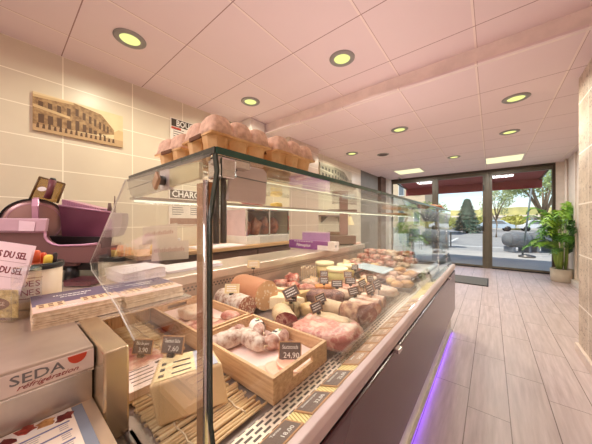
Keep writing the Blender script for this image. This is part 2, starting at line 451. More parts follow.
canvas('street_picture', 'long sepia canvas of an old shopping street on the cream tiles at left', -2.95, .177, .802, 1.957, 2.275,
       plain('sepia_sky', S(222, 200, 158), .6), plain('sepia_wall', S(168, 134, 92), .6, 0, S(116, 82, 50), 30), plain('sepia_roof', S(204, 174, 128), .6),
       plain('sepia_dark', S(92, 62, 40), .6), plain('sepia_street', S(186, 152, 112), .6))
canvas('street_photo', 'black and white street photo canvas on the wall beyond the tiled pier', -2.6, 3.92, 5.3, 2.0, 2.36,
       plain('mono_sky', S(206, 200, 182), .6), plain('mono_wall', S(150, 144, 126), .6, 0, S(120, 114, 100), 25), plain('mono_roof', S(176, 170, 152), .6),
       plain('mono_dark', S(74, 70, 60), .6), plain('mono_street', S(150, 144, 130), .6))
def signboard(label, title, y0, y1, z0, z1, band, tsx=.86, ty=0):
    t = thing('wall_sign', label, 'sign', (-2.95, (y0 + y1) / 2, z0))
    MB().box(-2.95, -2.938, y0, y1, z0, z1).build('board', plain('sign_white', S(236, 226, 216), .6), t)
    MB().box(-2.9385, -2.936, y0 + .012, y1 - .012, z1 - band - .01, z1 - .01).build('title_band', plain('sign_band', S(70, 54, 42), .6), t)
    text('title', title, band * 1.12, M_inkwhite, t, (-2.935, y0 + ty, z1 - .012 - band / 2), (0, 1, 0), (0, 0, 1), 'LEFT', sx=tsx, bold=.02)
    rr = random.Random(len(title))
    for c in range(3):
        m = MB()
        a = y0 + .04 + c * (y1 - y0 - .06) / 3
        for k in range(7):
            z = z1 - band - .045 - k * .027
            m.box(-2.9385, -2.9365, a, a + .09 + rr.random() * .07, z, z + .007)
        m.box(-2.9385, -2.9375, a - .002, a, z, z1 - band - .038)
        m.build('text_column', M_ink, t)
    MB().box(-2.9385, -2.937, y0 + .01, y1 - .01, z0 + .01, z0 + .085).build('wood_footer', wood('sign_wood', S(170, 132, 110), S(136, 100, 84), (4, 40, 4)), t)
    return t
sg = signboard('white sign with BOUCHERIE on its dark title band, behind the egg boxes', 'BOUCHERIE', 1.275, 2.02, 2.02, 2.435, .088, .80, .066)
MB().box(-2.9385, -2.9365, 1.287, 1.40, 2.305, 2.33).build('red_mark', plain('sign_red', S(190, 70, 50), .6), sg)
signboard('white sign with CHARCUTERIE on its dark title band, above the back counter', 'CHARCUTERIE', 1.26, 1.99, 1.155, 1.59, .10, .90, .03)
# ================================================================== DISPLAY CASE
Y0, Y1 = .212, 3.16          # near and far end of the well
XB, ZDK = -1.36, .695        # inner back wall, deck height
case = thing('display_case', 'long glass fronted refrigerated meat counter with plum front panel', 'display case', (-.8, 1.6, 0))
def cp(mb, name, mat, parent=None, **k): return mb.build(name, mat, parent or case, **k)
cp(MB().box(-1.66, -.37, .16, 3.14, .0, .16), 'plinth', M_steel_d)
cp(MB().box(-.385, -.345, .16, 3.15, .0, .225), 'kick_panel', M_steel, bevel=.004)
cp(MB().box(-1.66, -.36, .17, Y1 - .02, .16, .685), 'cabinet', M_steel_d)
cp(MB().box(-.36, -.308, .16, Y1, .235, .665), 'front_panel', M_plum, bevel=.006)
cp(MB().box(-.36, -.318, .16, Y1 - .005, .665, .69), 'shadow_gap', M_black)
pf = MB()
for k in range(150): pf.box(-.3182, -.317, .18 + k * .0197, .186 + k * .0197, .676, .682)
cp(pf, 'gap_vents', M_grey)
cp(MB().prism([(-.345, .688), (-.306, .688), (-.304, .722), (-.314, .733), (-.334, .733), (-.345, .720)], 'y', .16, Y1), 'bumper_rail', plain('mauve_rail', S(214, 192, 190), .35, .2), bevel=.003)
for k, yy in enumerate((1.035, 2.615)):
    cp(MB().box(-.318, -.286, yy - .022, yy + .022, .664, .684), 'panel_clip', M_chrome, bevel=.004)
cp(MB().box(-.34, -.334, .3, Y1 - .05, .02, .03), 'floor_light', M_purple)
cp(MB().box(-.345, -.328, .3, Y1 - .05, .03, .04), 'light_channel', M_steel)
# deck, grille, price strip
cp(MB().box(XB, -.36, .2, Y1 - .02, .655, ZDK - .005), 'deck', plain('deck_steel', S(150, 132, 124), .4, .5))
def grille_mat():
    n = NT('slotted_grille'); x, y, z, p = n.pos()
    u = n.math('DIVIDE', n.math('ADD', x, .47), .0135); ui = n.math('FLOOR', u); uf = n.math('SUBTRACT', u, ui)
    w = n.math('FRACT', n.math('ADD', n.math('DIVIDE', y, .032), n.math('MULTIPLY', ui, .5)))
    m = n.math('MULTIPLY', n.math('LESS_THAN', n.math('ABSOLUTE', n.math('SUBTRACT', uf, .5)), .26), n.math('LESS_THAN', w, .72))
    return n.done(n.mix(m, S(216, 196, 178), S(58, 42, 40)), .4, .3)
cp(MB().box(-.462, -.405, .2, Y1 - .03, ZDK - .005, ZDK), 'front_grille', grille_mat())
def stripe_mat():
    n = NT('yellow_striped_strip'); x, y, z, p = n.pos()
    m = n.math('LESS_THAN', n.math('FRACT', n.math('DIVIDE', n.math('MULTIPLY_ADD', x, .55, y), .0085)), .42)
    return n.done(n.mix(m, S(240, 224, 160), S(190, 160, 96)), .5)
strip = [(-.405, .694), (-.338, .718), (-.338, .724), (-.405, .700)]
cp(MB().prism(strip, 'y', .2, 2.2), 'price_strip', stripe_mat())
cp(MB().prism(strip, 'y', 2.2, Y1 - .03), 'bare_strip', M_steel_lt)
# rear wall, perforation, ribbed band, ledge
cp(MB().box(XB - .02, XB, .2, Y1 - .02, .655, .845), 'rear_wall', plain('rear_steel', S(198, 176, 156), .35, .55, S(176, 152, 134), 6))
pm = MB()
for k in range(118):
    for j in range(2):
        y = .3 + k * .024 + j * .012; z = .812 - j * .016
        pm.box(XB, XB + .0015, y, y + .011, z, z + .009)
cp(pm, 'air_slots', M_steel_d)
rb = MB()
for k in range(34): rb.box(XB, XB + .012, .215 + k * .008, .2215 + k * .008, ZDK, .765)
cp(rb, 'ribbed_band', M_ribs)
cp(MB().box(-1.70, XB + .01, .155, Y1 + .02, .838, .895), 'service_ledge', plain('ledge_steel', S(222, 206, 188), .28, .6, S(206, 188, 172), 3), bevel=.006)
cp(MB().box(XB, -.955, -.02, .50, .886, .8955), 'leaflet_shelf', M_steel_lt, bevel=.002)
# end panel
cp(MB().box(-1.40, -.69, .152, .203, .16, .897), 'end_panel', plain('gold_steel', S(214, 194, 160), .25, .8, S(200, 178, 150), 5), bevel=.005)
cp(MB().box(-.688, -.34, .19, .211, .16, .69), 'end_panel', plain('dark_end', S(120, 106, 100), .4, .3), bevel=.004)
# near corner post, glass panes
cp(MB().box(-.425, -.385, .232, .240, .70, 1.270), 'corner_post', plain('reflection_post', S(222, 192, 148), .2, .6, S(168, 112, 78), 9))  # tan and brown reflections of the surroundings painted into the steel colour
GX = -.355
prof = [(-.333, .734), (-.346, .79), (-.363, .86), (-.366, 1.0), (-.366, 1.2), (-.344, 1.282), (-.350, 1.314)]
def pane_poly(off): return [(x + off, z) for x, z in prof]
fg = MB().prism(pane_poly(0) + pane_poly(-.007)[::-1], 'y', .226, Y1 - .01)
cp(fg, 'front_glass', M_glass)
ed = MB().prism(pane_poly(.0015) + pane_poly(-.0085)[::-1], 'y', .2225, .2262)
cp(ed, 'glass_edge', plain('dark_glass_edge', S(52, 62, 54), .2))
st = MB().tube([(-.376, .221, .74), (-.376, .221, 1.27)], .0048, 8); cp(st, 'edge_trim', M_chrome, smooth=True)
cp(MB().box(-.76, -.35, .224, Y1, 1.312, 1.322), 'top_glass', M_glass)
cp(MB().box(-.35, -.347, .224, Y1, 1.3115, 1.3225), 'glass_edge', M_glass_edge)
cp(MB().box(-.76, -.35, .221, .224, 1.3115, 1.3225), 'glass_edge', plain('black_green_edge', S(60, 66, 58), .2))
endp = [(-.37, .70), (-.37, 1.312), (-.765, 1.312), (-1.16, 1.05), (-1.14, 1.02), (-.845, .955), (-.70, .90), (-.69, .70)]
cp(MB().prism(endp, 'y', .213, .219), 'end_glass', M_glass)
cp(MB().tube([(x, .216, z) for x, z in endp[2:7]], .0022, 6), 'glass_edge', plain('pale_glass_edge', S(214, 204, 200), .3), smooth=True)
cp(MB().prism([(-.37, .735), (-.37, 1.312), (-.765, 1.312), (-1.1, 1.05), (-1.1, .9), (-.70, .9), (-.69, .735)], 'y', Y1 - .02, Y1 - .014), 'end_glass', M_glass)
cp(MB().prism([(-.40, .735), (-.40, 1.20), (-.9, 1.20), (-1.0, .9), (-1.3, .89), (-1.3, .735)], 'y', 2.60, 2.605), 'divider_glass', M_glass)
for yy in (2.605, Y1 - .03):
    cp(MB().tube([(-.385, yy, .735), (-.385, yy, 1.31)], .008, 8), 'glass_post', M_chrome, smooth=True)
cp(MB().box(-1.0, -.77, .30, Y1 - .03, 1.262, 1.269), 'middle_shelf', M_glass)
# lamp rail along the rear edge of the top glass
led = MB().box(-.766, -.752, .235, Y1 - .03, 1.254, 1.259)
cp(MB().prism([(-.776, 1.259), (-.748, 1.259), (-.748, 1.268), (-.776, 1.266)], 'y', .228, Y1 - .03), 'lamp_rail', M_steel_lt)
cp(led, 'light_tube', M_led)
# bracket arm on the end glass
cp(MB().prism([(-.40, 1.306), (-.40, 1.276), (-.44, 1.274), (-.545, 1.270), (-.545, 1.310)], 'y', .222, .231), 'bracket_arm', plain('olive_metal', S(226, 214, 168), .3, .5), bevel=.002)
cp(MB().prism([(-.545, 1.311), (-.545, 1.268), (-.727, 1.262), (-.752, 1.272), (-.768, 1.295), (-.772, 1.311)], 'y', .222, .231), 'bracket_arm', glass('clear_bracket', (.72, .72, .71, 1), .12, .6), bevel=.002)
cp(MB().box(-.56, -.515, .2205, .2325, 1.268, 1.312), 'bracket_joint', plain('joint_lilac', S(226, 212, 214), .3, .3), bevel=.002)
cp(MB().box(-.770, -.36, .2205, .222, 1.3085, 1.3125), 'bracket_edge', M_steel_d)
cp(MB().prism([(-.77, 1.287), (-.56, 1.293), (-.56, 1.2945), (-.77, 1.2885)], 'y', .2212, .2222), 'bracket_line', M_steel_d)
cp(MB().tube([(-.537, .222, 1.286), (-.537, .205, 1.286)], [.010, .010], 12), 'bracket_knob', M_steel_d, smooth=True)
kk = MB().prism([(-.545, 1.280), (-.527, 1.302), (-.514, 1.285), (-.534, 1.264)], 'y', .199, .206); cp(kk, 'bracket_knob', plain('bronze_knob', S(190, 160, 130), .3, .6), bevel=.002)
cp(MB().box(-.39, -.345, .232, .262, 1.274, 1.308), 'hinge_clamp', M_chrome, bevel=.004)
cp(MB().box(-.375, -.352, .228, .30, 1.296, 1.312), 'hinge_clamp', M_steel_lt, bevel=.003)
for yy in (.247, .262): cp(MB().tube([(-.385, yy, 1.16), (-.385, yy, 1.275)], .006, 8), 'gas_strut', M_steel_d, smooth=True)
hc = [(-.374, 1.306), (-.366, 1.302), (-.362, 1.282), (-.375, 1.232), (-.379, 1.232), (-.368, 1.282), (-.372, 1.298)]
cp(MB().prism([(.268, 1.3105), (.352, 1.3105), (.362, 1.303), (.362, 1.290), (.358, 1.236), (.262, 1.238), (.268, 1.288)], 'x', -.381, -.372), 'hinge_cover', plain('cover_plastic', S(244, 222, 216), .45), bevel=.003)
cp(MB().prism([(.266, 1.284), (.360, 1.281), (.360, 1.283), (.266, 1.286)], 'x', -.3725, -.3712), 'cover_crease', M_grey)
cp(MB().tube([(-.372, .2775, 1.297), (-.3695, .2775, 1.297)], .0045, 10), 'cover_screw', M_steel_d)
# lamp that the rail really gives: down onto the meat, and up through the glass
def strip_lamp(name, x, y0, y1, z, e, col, down=True, ang=0.0):
    ld = bpy.data.lights.new(name, 'AREA'); ld.shape = 'RECTANGLE'; ld.size = .03; ld.size_y = y1 - y0
    ld.energy = e; ld.color = col
    o = bpy.data.objects.new(name, ld); COL.objects.link(o); o.parent = case
    o.location = Vector((x, (y0 + y1) / 2, z)) - case.location
    o.rotation_euler = (0 if down else PI, ang, 0)
strip_lamp('case_lamp', -.759, .25, 3.1, 1.252, LAMP_DOWN, (1, .90, .87))
strip_lamp('case_lamp', -.76, .25, 3.1, 1.330, LAMP_UP, (1, .80, .83), False)
strip_lamp('floor_lamp', -.337, .3, 3.1, .018, .9, (.25, .08, 1), True, R(-50))

# ================================================================== CHECKOUT COUNTER beside the case
ck = thing('checkout_counter', 'brushed steel checkout counter with refrigeration label on its fascia', 'counter', (-1.2, -.4, 0))
def kp(mb, name, mat, parent=None, **k): return mb.build(name, mat, parent or ck, **k)
kp(MB().box(-1.70, -.757, -1.2, .148, .838, .897), 'counter_top', plain('counter_steel', S(196, 178, 164), .3, .65, S(180, 160, 146), 7), bevel=.005)
kp(MB().box(-1.66, -.80, -1.2, .146, .0, .838), 'cabinet', M_steel_d)
kp(MB().box(-.80, -.778, -1.2, .148, .755, .838), 'recess_panel', M_steel)
kp(MB().box(-.778, -.757, -1.2, .148, .838, .842), 'fascia_lip', M_steel_lt)
kp(MB().box(-.80, -.562, -1.2, .150, .735, .758), 'lower_shelf', plain('shelf_steel', S(226, 206, 180), .3, .6, S(212, 190, 166), 4), bevel=.003)
kp(MB().box(-.79, -.60, -1.2, .148, .0, .735), 'shelf_cabinet', M_steel_d)
lab = kp(MB().box(-.757, -.7555, -.21, .147, .846, .890), 'label_plate', plain('label_white', S(232, 214, 206), .4))
text('logo', 'SEDA', .0285, plain('logo_grey', S(120, 116, 118), .5), lab, (-.7552, .054, .8730), (0, 1, 0), (0, 0, 1), sx=1.22, bold=.008)
text('script', 'réfrigération', .0145, M_inkred, lab, (-.7552, .070, .8565), (0, 1, 0), (0, 0, 1), shear=.45, sx=1.3)
MB().prism([(.117 + .017 * math.cos(a), .8875 + .019 * math.sin(a)) for a in [-PI * k / 14 for k in range(15)]], 'x', -.7555, -.7549).build('logo_bowl', plain('logo_red', S(206, 72, 44), .5), lab)

# price list lying on the lower shelf
t = thing('price_list', 'printed price list with a row of meat photos lying on the steel shelf', 'price list', (-.66, 0, .758))
MB().box(-.775, -.575, -.24, .108, .758, .7595).build('sheet', plain('list_paper', S(240, 224, 204), .6), t)
MB().box(-.773, -.575, .1085, .127, .758, .7592).build('grey_border', plain('list_grey', S(132, 138, 150), .6), t)
mb = MB().box(-.774, -.735, -.235, .106, .7595, .7598); mb.build('photo_band', plain('band_white', S(238, 226, 216), .5), t)
fm = [marble('meat_photo_a', [(.3, S(90, 30, 26)), (.55, S(170, 64, 48)), (.75, S(232, 170, 140))], 60, .4, bump=0),
      marble('meat_photo_b', [(.3, S(120, 60, 30)), (.6, S(214, 160, 96)), (.8, S(240, 216, 170))], 60, .4, bump=0),
      marble('meat_photo_c', [(.3, S(60, 22, 24)), (.6, S(120, 36, 34)), (.8, S(200, 120, 100))], 60, .4, bump=0)]
for k in range(12):
    y = -.225 + k * .029
    m = MB(); n_ = 12
    m.prism([(-.755 + .008 * (k % 3 - 1) + .0145 * math.cos(2 * PI * j / n_) * (1 + .3 * math.sin(j * 3 + k)), y + .0155 * math.sin(2 * PI * j / n_) * (1 + .3 * math.cos(j * 2 + k))) for j in range(n_)], 'z', .7598, .7601)
    m.build('meat_photo', fm[k % 3], t)
m = MB(); g = MB()
for c in range(3):
    y = -.225 + c * .112
    for k in range(5):
        x = -.727 + k * .033
        m.box(x, x + .0045, y, y + .1, .7595, .76)
        for j in range(3):
            w = .03 + random.random() * .03
            g.box(x + .008 + j * .007, x + .0105 + j * .007, y + .004, y + .004 + w, .7595, .7598)
            g.box(x + .008 + j * .007, x + .0105 + j * .007, y + .082, y + .096, .7595, .7598)
m.build('blue_headings', plain('heading_blue', S(110, 112, 150), .6), t)
g.build('price_rows', plain('row_grey', S(176, 166, 164), .6), t)

# ================================================================== BACK COUNTER AND SLICER BENCH
bc = thing('back_counter', 'dark brown back counter with tan worktop along the tiled wall', 'counter', (-2.65, 3.0, 0))
MB().box(-2.945, -2.36, .75, 2.845, .86, .90).build('worktop', wood('worktop_wood', S(214, 170, 122), S(190, 142, 98), (20, 2, 20), .4), bc, bevel=.004)
MB().box(-2.94, -2.42, .77, 2.83, 0, .86).build('cabinet', plain('counter_brown', S(86, 58, 48), .5), bc)
for k in range(3):
    y = .80 + k * .685
    MB().box(-2.42, -2.40, y, y + .66, .12, .66).build('cupboard_door', plain('door_brown', S(98, 66, 56), .45), bc, bevel=.004)
    d = MB().box(-2.42, -2.40, y, y + .66, .69, .84).build('drawer', plain('drawer_brown', S(104, 70, 58), .45), bc, bevel=.004)
    MB().tube([(-2.385, y + .25, .77), (-2.385, y + .45, .77)], .007, 8).build('handle', M_steel_lt, d, smooth=True)
sb = thing('slicer_bench', 'dark low bench carrying the meat slicer behind the checkout counter', 'bench', (-2.2, .1, 0))
MB().box(-2.62, -1.715, -.8, .62, .84, .885).build('worktop', M_black, sb, bevel=.004)
MB().box(-2.58, -1.73, -.78, .60, 0, .84).build('cabinet', plain('bench_dark', S(58, 44, 46), .5), sb)
# ================================================================== MEAT SLICER (camera-side view, turned to face the shop)
PX = 1.35 / 241
sl = thing('meat_slicer', 'large mauve meat slicer with round blade standing on the dark bench', 'slicer', (-1.985, .13, .885), YAW)
def sx(u, y=0.0): return (u - 296) / 241 * (1.35 + y) + (296 - 35) * PX
def sz(v, y=0.0): return 1.2 + (221.5 - v) / 241 * (1.35 + y) - .885
def sq(pts, y): return [(sx(u, y), sz(v, y)) for u, v in pts]
def sp(mb, name, mat, parent=None, **k): return mb.build(name, mat, parent or sl, world=False, **k)
M_mauve = plain('mauve_steel', S(206, 158, 182), .3, .45, S(190, 138, 166), 3)
M_mauve_d = plain('plum_steel', S(120, 66, 90), .28, .5, S(92, 48, 66), 3)
M_body = plain('slicer_body', S(128, 90, 90), .35, .3)
M_shade = plain('shade_black', S(30, 20, 22), .4)  # near-black painting the shade in the slicer's pit and under its body
for a, b in ((-.20, -.10), (-.20, .12), (.30, -.10), (.30, .12)):
    sp(MB().lathe([(.03, 0), (.03, .05), (.024, .085)], 16, (a, b, 0), close=True), 'foot', M_black, smooth=True)
yf = -.14
edge = [(47, 231), (47.5, 237), (50, 241), (55, 244), (62, 245.5), (82, 245), (100, 243.5)]
sp(MB().prism(sq([(-16, 263), (97, 263), (100, 243.5)] + edge[::-1][1:] + [(-16, 231)], yf), 'y', yf - .01, yf + .012), 'front_body', M_body, bevel=.006)
sp(MB().prism(sq([(-16, 262), (96, 262), (102, 247), (-16, 249)], 0.0), 'y', -.125, .12), 'body', M_body)
sp(MB().box(sx(-16, -.1), sx(96, -.1), -.10, .11, sz(270, -.1), sz(263, -.1)), 'base_plate', M_shade)
sp(MB().tube([(sx(u, yf), yf - .012, sz(v, yf)) for u, v in edge], .006, 8), 'drip_rim', M_mauve, smooth=True)
sp(MB().tube([(sx(-16, yf), yf - .012, sz(232, yf)), (sx(46.5, yf), yf - .012, sz(232, yf))], .004, 8), 'top_rim', M_mauve, smooth=True)
Mb = Matrix.Translation((sx(35, -.03), -.03, sz(223, -.03))) @ Matrix.Rotation(R(42), 4, 'Z') @ Matrix.Rotation(R(90), 4, 'X')
sp(MB().lathe([(.001, .012), (.105, .010), (.129, .002), (.129, -.004), (.001, -.004)], 40, M=Mb), 'blade', plain('blade_steel', S(176, 140, 136), .28, .6), smooth=True)
sp(MB().lathe([(.129, .008), (.1335, .010), (.1345, -.008), (.129, -.008)], 40, M=Mb), 'blade_guard', M_black, smooth=True)
sp(MB().lathe([(.1035, .0115), (.105, .0122), (.1065, .0115)], 40, M=Mb), 'blade_ring', M_mauve, smooth=True)
strap = [(sx(36), .0, sz(198.5)), (sx(36, -.07), -.07, sz(198.8, -.07)), (sx(35.5, -.09), -.09, sz(206, -.09)), (sx(36, -.085), -.085, sz(220, -.085))]
m = MB()
for i in range(3):
    a, b = Vector(strap[i]), Vector(strap[i + 1])
    w = Vector((.016, 0, 0)); th = Vector((0, -.006, 0)) if i else Vector((0, 0, .006))
    m.add([a - w, a + w, b + w, b - w, a - w + th, a + w + th, b + w + th, b - w + th], [(0, 1, 2, 3), (4, 7, 6, 5), (0, 4, 5, 1), (1, 5, 6, 2), (2, 6, 7, 3), (3, 7, 4, 0)])
sp(m, 'blade_strap', M_mauve)
yc = -.17
sp(MB().prism(sq([(-12, 218), (48.5, 218.5), (46.5, 231.5), (-12, 231.5)], yc), 'y', yc - .008, yc + .006), 'product_chute', plain('pink_cover', S(214, 176, 192), .35, .2), bevel=.005)
sp(MB().prism(sq([(19, 220.5), (35.5, 222), (34, 231), (18.5, 231)], yc - .009), 'y', yc - .0105, yc - .0085), 'chute_label', plain('chute_paper', S(244, 214, 226), .6))
# carriage: sloping plate, ribbed top, black panel painting the shaded pit
car_o = sp(MB().prism(sq([(60, 205), (114, 212.5), (104, 238), (64, 243)], 0), 'y', -.012, .02), 'carriage', M_mauve_d, bevel=.006)
sp(MB().tube([(sx(61), -.014, sz(205.5)), (sx(114), -.014, sz(212.5))], .005, 8), 'carriage_rim', M_mauve, car_o, smooth=True)
rt = MB()
for k in range(22):
    a = 61.5 + k * 1.75; y_ = .02
    rt.prism(sq([(a, 205 + (a - 61) * .14), (a + 1.3, 205 + (a - 60) * .14), (a + 1.3, 199.5 + (a - 61) * .24), (a, 199 + (a - 61) * .24)], y_), 'y', .02, .10)
sp(rt, 'ribbed_table', M_mauve, car_o)
sp(MB().prism(sq([(46, 236), (104, 237), (102, 248), (47, 248)], -.03), 'y', -.035, .03), 'pit_shade_panel', M_shade, car_o)
ep = [(113, 213), (124.5, 213), (125, 220), (123.5, 228), (120, 235), (114, 237), (104, 238)]
sp(MB().prism(sq(ep, 0), 'y', -.02, .03), 'end_plate', plain('end_plate_grey', S(176, 158, 158), .4, .2), car_o, bevel=.004)
for u, v0, v1 in ((109.5, 203, 213), (114.5, 196, 213)):
    sp(MB().tube([(sx(u, .06), .06, sz(v1, .06)), (sx(u, .06), .06, sz(v0, .06))], [.014 if u < 112 else .007, .007 if u < 112 else .002], 8), 'spike', plain('spike_brown', S(120, 92, 84), .4), car_o, smooth=True)
# brown see-through hand guard with mauve knob
hgl = glass('brown_acrylic', (.66, .54, .34, 1), .06, .5)
gq = [(39.5, 177), (64.5, 184), (57, 203), (29.5, 199)]; yg = .02
sp(MB().prism(sq(gq, yg), 'y', yg, yg + .008), 'hand_guard', hgl)
gp = [Vector((sx(u, yg), yg, sz(v, yg))) for u, v in gq]
for a, b in ((0, 3), (1, 2), (0, 1)):
    sp(MB().tube([gp[a], gp[b]], .0055, 6), 'guard_edge', plain('guard_brown', S(112, 84, 50), .4), smooth=True)
yk = -.01
sp(MB().tube([(sx(52.5, yk), yk, sz(180, yk)), (sx(51, yk), yk - .005, sz(190, yk)), (sx(47, yk), yk, sz(198, yk))], [.017, .014, .016], 14), 'knob', plain('knob_plum', S(120, 66, 74), .35), smooth=True)
sp(MB().tube([(sx(52.7, yk), yk, sz(178, yk)), (sx(52.5, yk), yk, sz(180.5, yk))], [.010, .016], 14), 'knob_cap', M_black, smooth=True)
sp(MB().lathe([(.001, .002), (.026, .001)], 20, M=Matrix.Translation((sx(42, .019), .019, sz(189, .019))) @ Matrix.Rotation(R(90), 4, 'X') @ Matrix.Diagonal((1, .5, 1, 1))), 'guard_sticker', M_paper)

# ================================================================== CHECKOUT THINGS
def facing(name, label, cat, loc, grp=None): return thing(name, label, cat, loc, YAW, grp)
ZC = .8975
# leaflets on the shelf
def leaflets(label, y0, y1, rz, hgt):
    t = thing('leaflet_stack', label, 'leaflets', (-1.095, (y0 + y1) / 2, ZC), rz, 'leaflet stacks')
    L, W = (y1 - y0) / 2, .115
    m = MB(); n_ = 14
    for k in range(n_):
        j = random.uniform(-.0025, .0025); q = random.uniform(-.003, .003)
        z = hgt * k / n_
        m.box(-W + j, W + j, -L + q, L + q, z, z + hgt / n_ * .8)
    m.build('paper_pile', plain('leaflet_edges', S(226, 204, 176), .7, 0, S(196, 168, 138), 60), t, world=False)
    MB().box(-W, W, -L, L, hgt, hgt + .001).build('cover', plain('cover_pink', S(232, 196, 184), .5), t, world=False)
    MB().prism([(-W, -L), (W * .36, -L), (W * .30, L), (-W, L)], 'z', hgt + .001, hgt + .0015).build('cover_violet', plain('cover_violet', S(108, 92, 118), .5), t, world=False)
    g = MB(); w2 = MB()
    for k in range(9):
        if k in (3, 4): continue
        y = -L + .012 + k * (2 * L - .02) / 9
        g.box(W * .22, W * .66, y - .004, y + .017, hgt + .0015, hgt + .0019)
        for r_ in range(2):
            w2.box(W * (.28 + r_ * .19), W * (.28 + r_ * .19) + .014, y + .001, y + .012, hgt + .0019, hgt + .0022)
    g.build('house_front', plain('house_cream', S(240, 206, 164), .5), t, world=False)
    w2.build('house_windows', plain('house_window', S(130, 82, 64), .5), t, world=False)
    ln = MB(); ra = random.Random(3)
    for x, a, b, h in ((-.065, -.5, .5, .011), (-.035, -.35, .3, .009), (.085, -.6, -.1, .004), (.095, -.6, .2, .004)):
        y = a * L
        while y < b * L:
            w = .003 + ra.random() * .008; ln.box(x, x + h * (.6 + .4 * ra.random()), y, y + w, hgt + .0015, hgt + .0021); y += w + .002
    ln.build('white_print', M_inkwhite, t, world=False)
leaflets('thick stack of violet and pink leaflets beside the pen pot', .064, .266, R(-2), .046)
leaflets('stack of violet leaflets lying behind the slanted end glass', .275, .475, R(1), .040)
# pot of pens
px_, py_ = -1.30, .085
pot = thing('pen_pot', 'cream tin pot with black rim and red lettering, holding pens', 'pot', (px_, py_, ZC))
MB().lathe([(.001, 0), (.066, 0), (.069, .004), (.0735, .138), (.070, .138), (.066, .006), (.001, .006)], 40, (px_, py_, ZC)).build('body', plain('tin_cream', S(238, 218, 194), .35), pot, smooth=True)
MB().lathe([(.0735, .132), (.0775, .135), (.0785, .150), (.075, .154), (.070, .152), (.070, .134)], 40, (px_, py_, ZC)).build('rim', M_black, pot, smooth=True)
def around(body, z, size, a0, step, nm):
    """lettering wrapped round the pot, one letter per chord"""
    cu = []
    for i, ch in enumerate(body):
        a = a0 + step * i
        d = Vector((math.cos(a), math.sin(a), 0)); tx = Vector((-d.y, d.x, 0))
        if ch != ' ': cu.append(text(nm, ch, size, M_inkred, pot, Vector((px_, py_, ZC + z)) + d * .0732, tx, (0, 0, 1)))
    b = cu[0]
    for c_ in cu[1:]:
        bm = bmesh.new(); bm.from_mesh(b.data); bm.from_mesh(c_.data); bm.to_mesh(b.data); bm.free()
        bpy.data.objects.remove(c_)
    return b
around('VIANDES', .088, .029, R(-74), R(12.5), 'lettering')
around('FINES', .058, .029, R(-49), R(12.5), 'lettering')
for z in (.108, .038):
    m = MB()
    for k in range(30):
        a = R(-90 + k * 3.4)
        m.box(-.0013, .0013, -.0022, .0022, -.0008, .0008, Matrix.Translation((px_ + .0725 * math.cos(a), py_ + .0725 * math.sin(a), ZC + z)) @ Matrix.Rotation(a, 4, 'Z'))
    m.build('red_rule', M_inkred, pot)
def pen(label, dx, dy, lx, ly, h, r, c, c2, kind):
    n_ = 'marker' if kind else 'pen'
    t = thing(n_, label, n_, (px_ + dx, py_ + dy, ZC + .008), 0, 'pens in the cream pot')
    a = Vector((px_ + dx, py_ + dy, ZC + .008)); b = a + Vector((lx, ly, h)); e = a + (b - a) * .78
    MB().tube([a, e], r, 10).build('barrel', plain(n_ + '_barrel', c, .4), t, smooth=True)
    MB().tube([e, b - (b - a) * .03, b], [r * 1.12, r * 1.08, r * .7], 10).build('cap', plain(n_ + '_cap', c2, .4), t, smooth=True)
pen('white pen with grey tip leaning left in the cream pot', -.02, -.02, -.018, -.02, .190, .0085, S(232, 226, 222), S(206, 202, 206), 0)
pen('short beige brush handle at the left rim of the cream pot', -.03, -.035, -.02, -.018, .168, .012, S(226, 200, 176), S(206, 176, 150), 1)
pen('pale orange marker leaning out of the cream pot', .0, -.03, -.004, -.008, .175, .011, S(234, 150, 84), S(236, 140, 70), 1)
pen('tall red orange marker in the middle of the cream pot', .01, .0, .01, .0, .190, .0115, S(226, 108, 66), S(222, 96, 56), 1)
pen('bright red marker next to the tall one in the pot', -.002, .02, -.006, .0, .178, .010, S(214, 86, 54), S(220, 88, 50), 1)
pen('yellow highlighter leaning right in the cream pot', .025, .02, .018, .012, .172, .0125, S(240, 206, 80), S(246, 216, 90), 1)
pen('dark pen at the right rim of the cream pot', .036, .034, .012, .014, .180, .006, S(66, 48, 48), S(56, 42, 44), 0)
# leaflet holder with fleur de sel flyers
fh = facing('flyer_holder', 'clear acrylic stand with pink flyers at the left edge', 'stand', (-1.205, -.008, ZC))
PH = .752 / 241
def hx(u): return (u + 5) * PH
def hz(v): return (315 - v) * PH
def hp(mb, nm, mat, **k): return mb.build(nm, mat, fh, world=False, **k)
hp(MB().box(-.13, hx(25.5), -.035, .05, 0, .004), 'foot_plate', M_acryl)
hp(MB().box(-.13, hx(25.5), -.038, -.034, .004, hz(282)), 'front_plate', M_acryl)
hp(MB().box(hx(25), hx(26), -.036, .05, .004, hz(262)), 'side_plate', M_acryl)
Mf = Matrix.Rotation(R(8), 4, 'Y') @ Matrix.Rotation(R(-8), 4, 'X')
f1 = thing('flyer', 'pink flyer for sea salt flowers tilted in the acrylic stand, front one', 'flyer', (-1.205, -.008, ZC + .008), YAW, 'flyers in the stand')
f2 = thing('flyer', 'second pink flyer peeking above behind the front salt flyer', 'flyer', (-1.205, -.008, ZC + .01), YAW, 'flyers in the stand')
M_fly = plain('flyer_pink', S(240, 216, 220), .6)
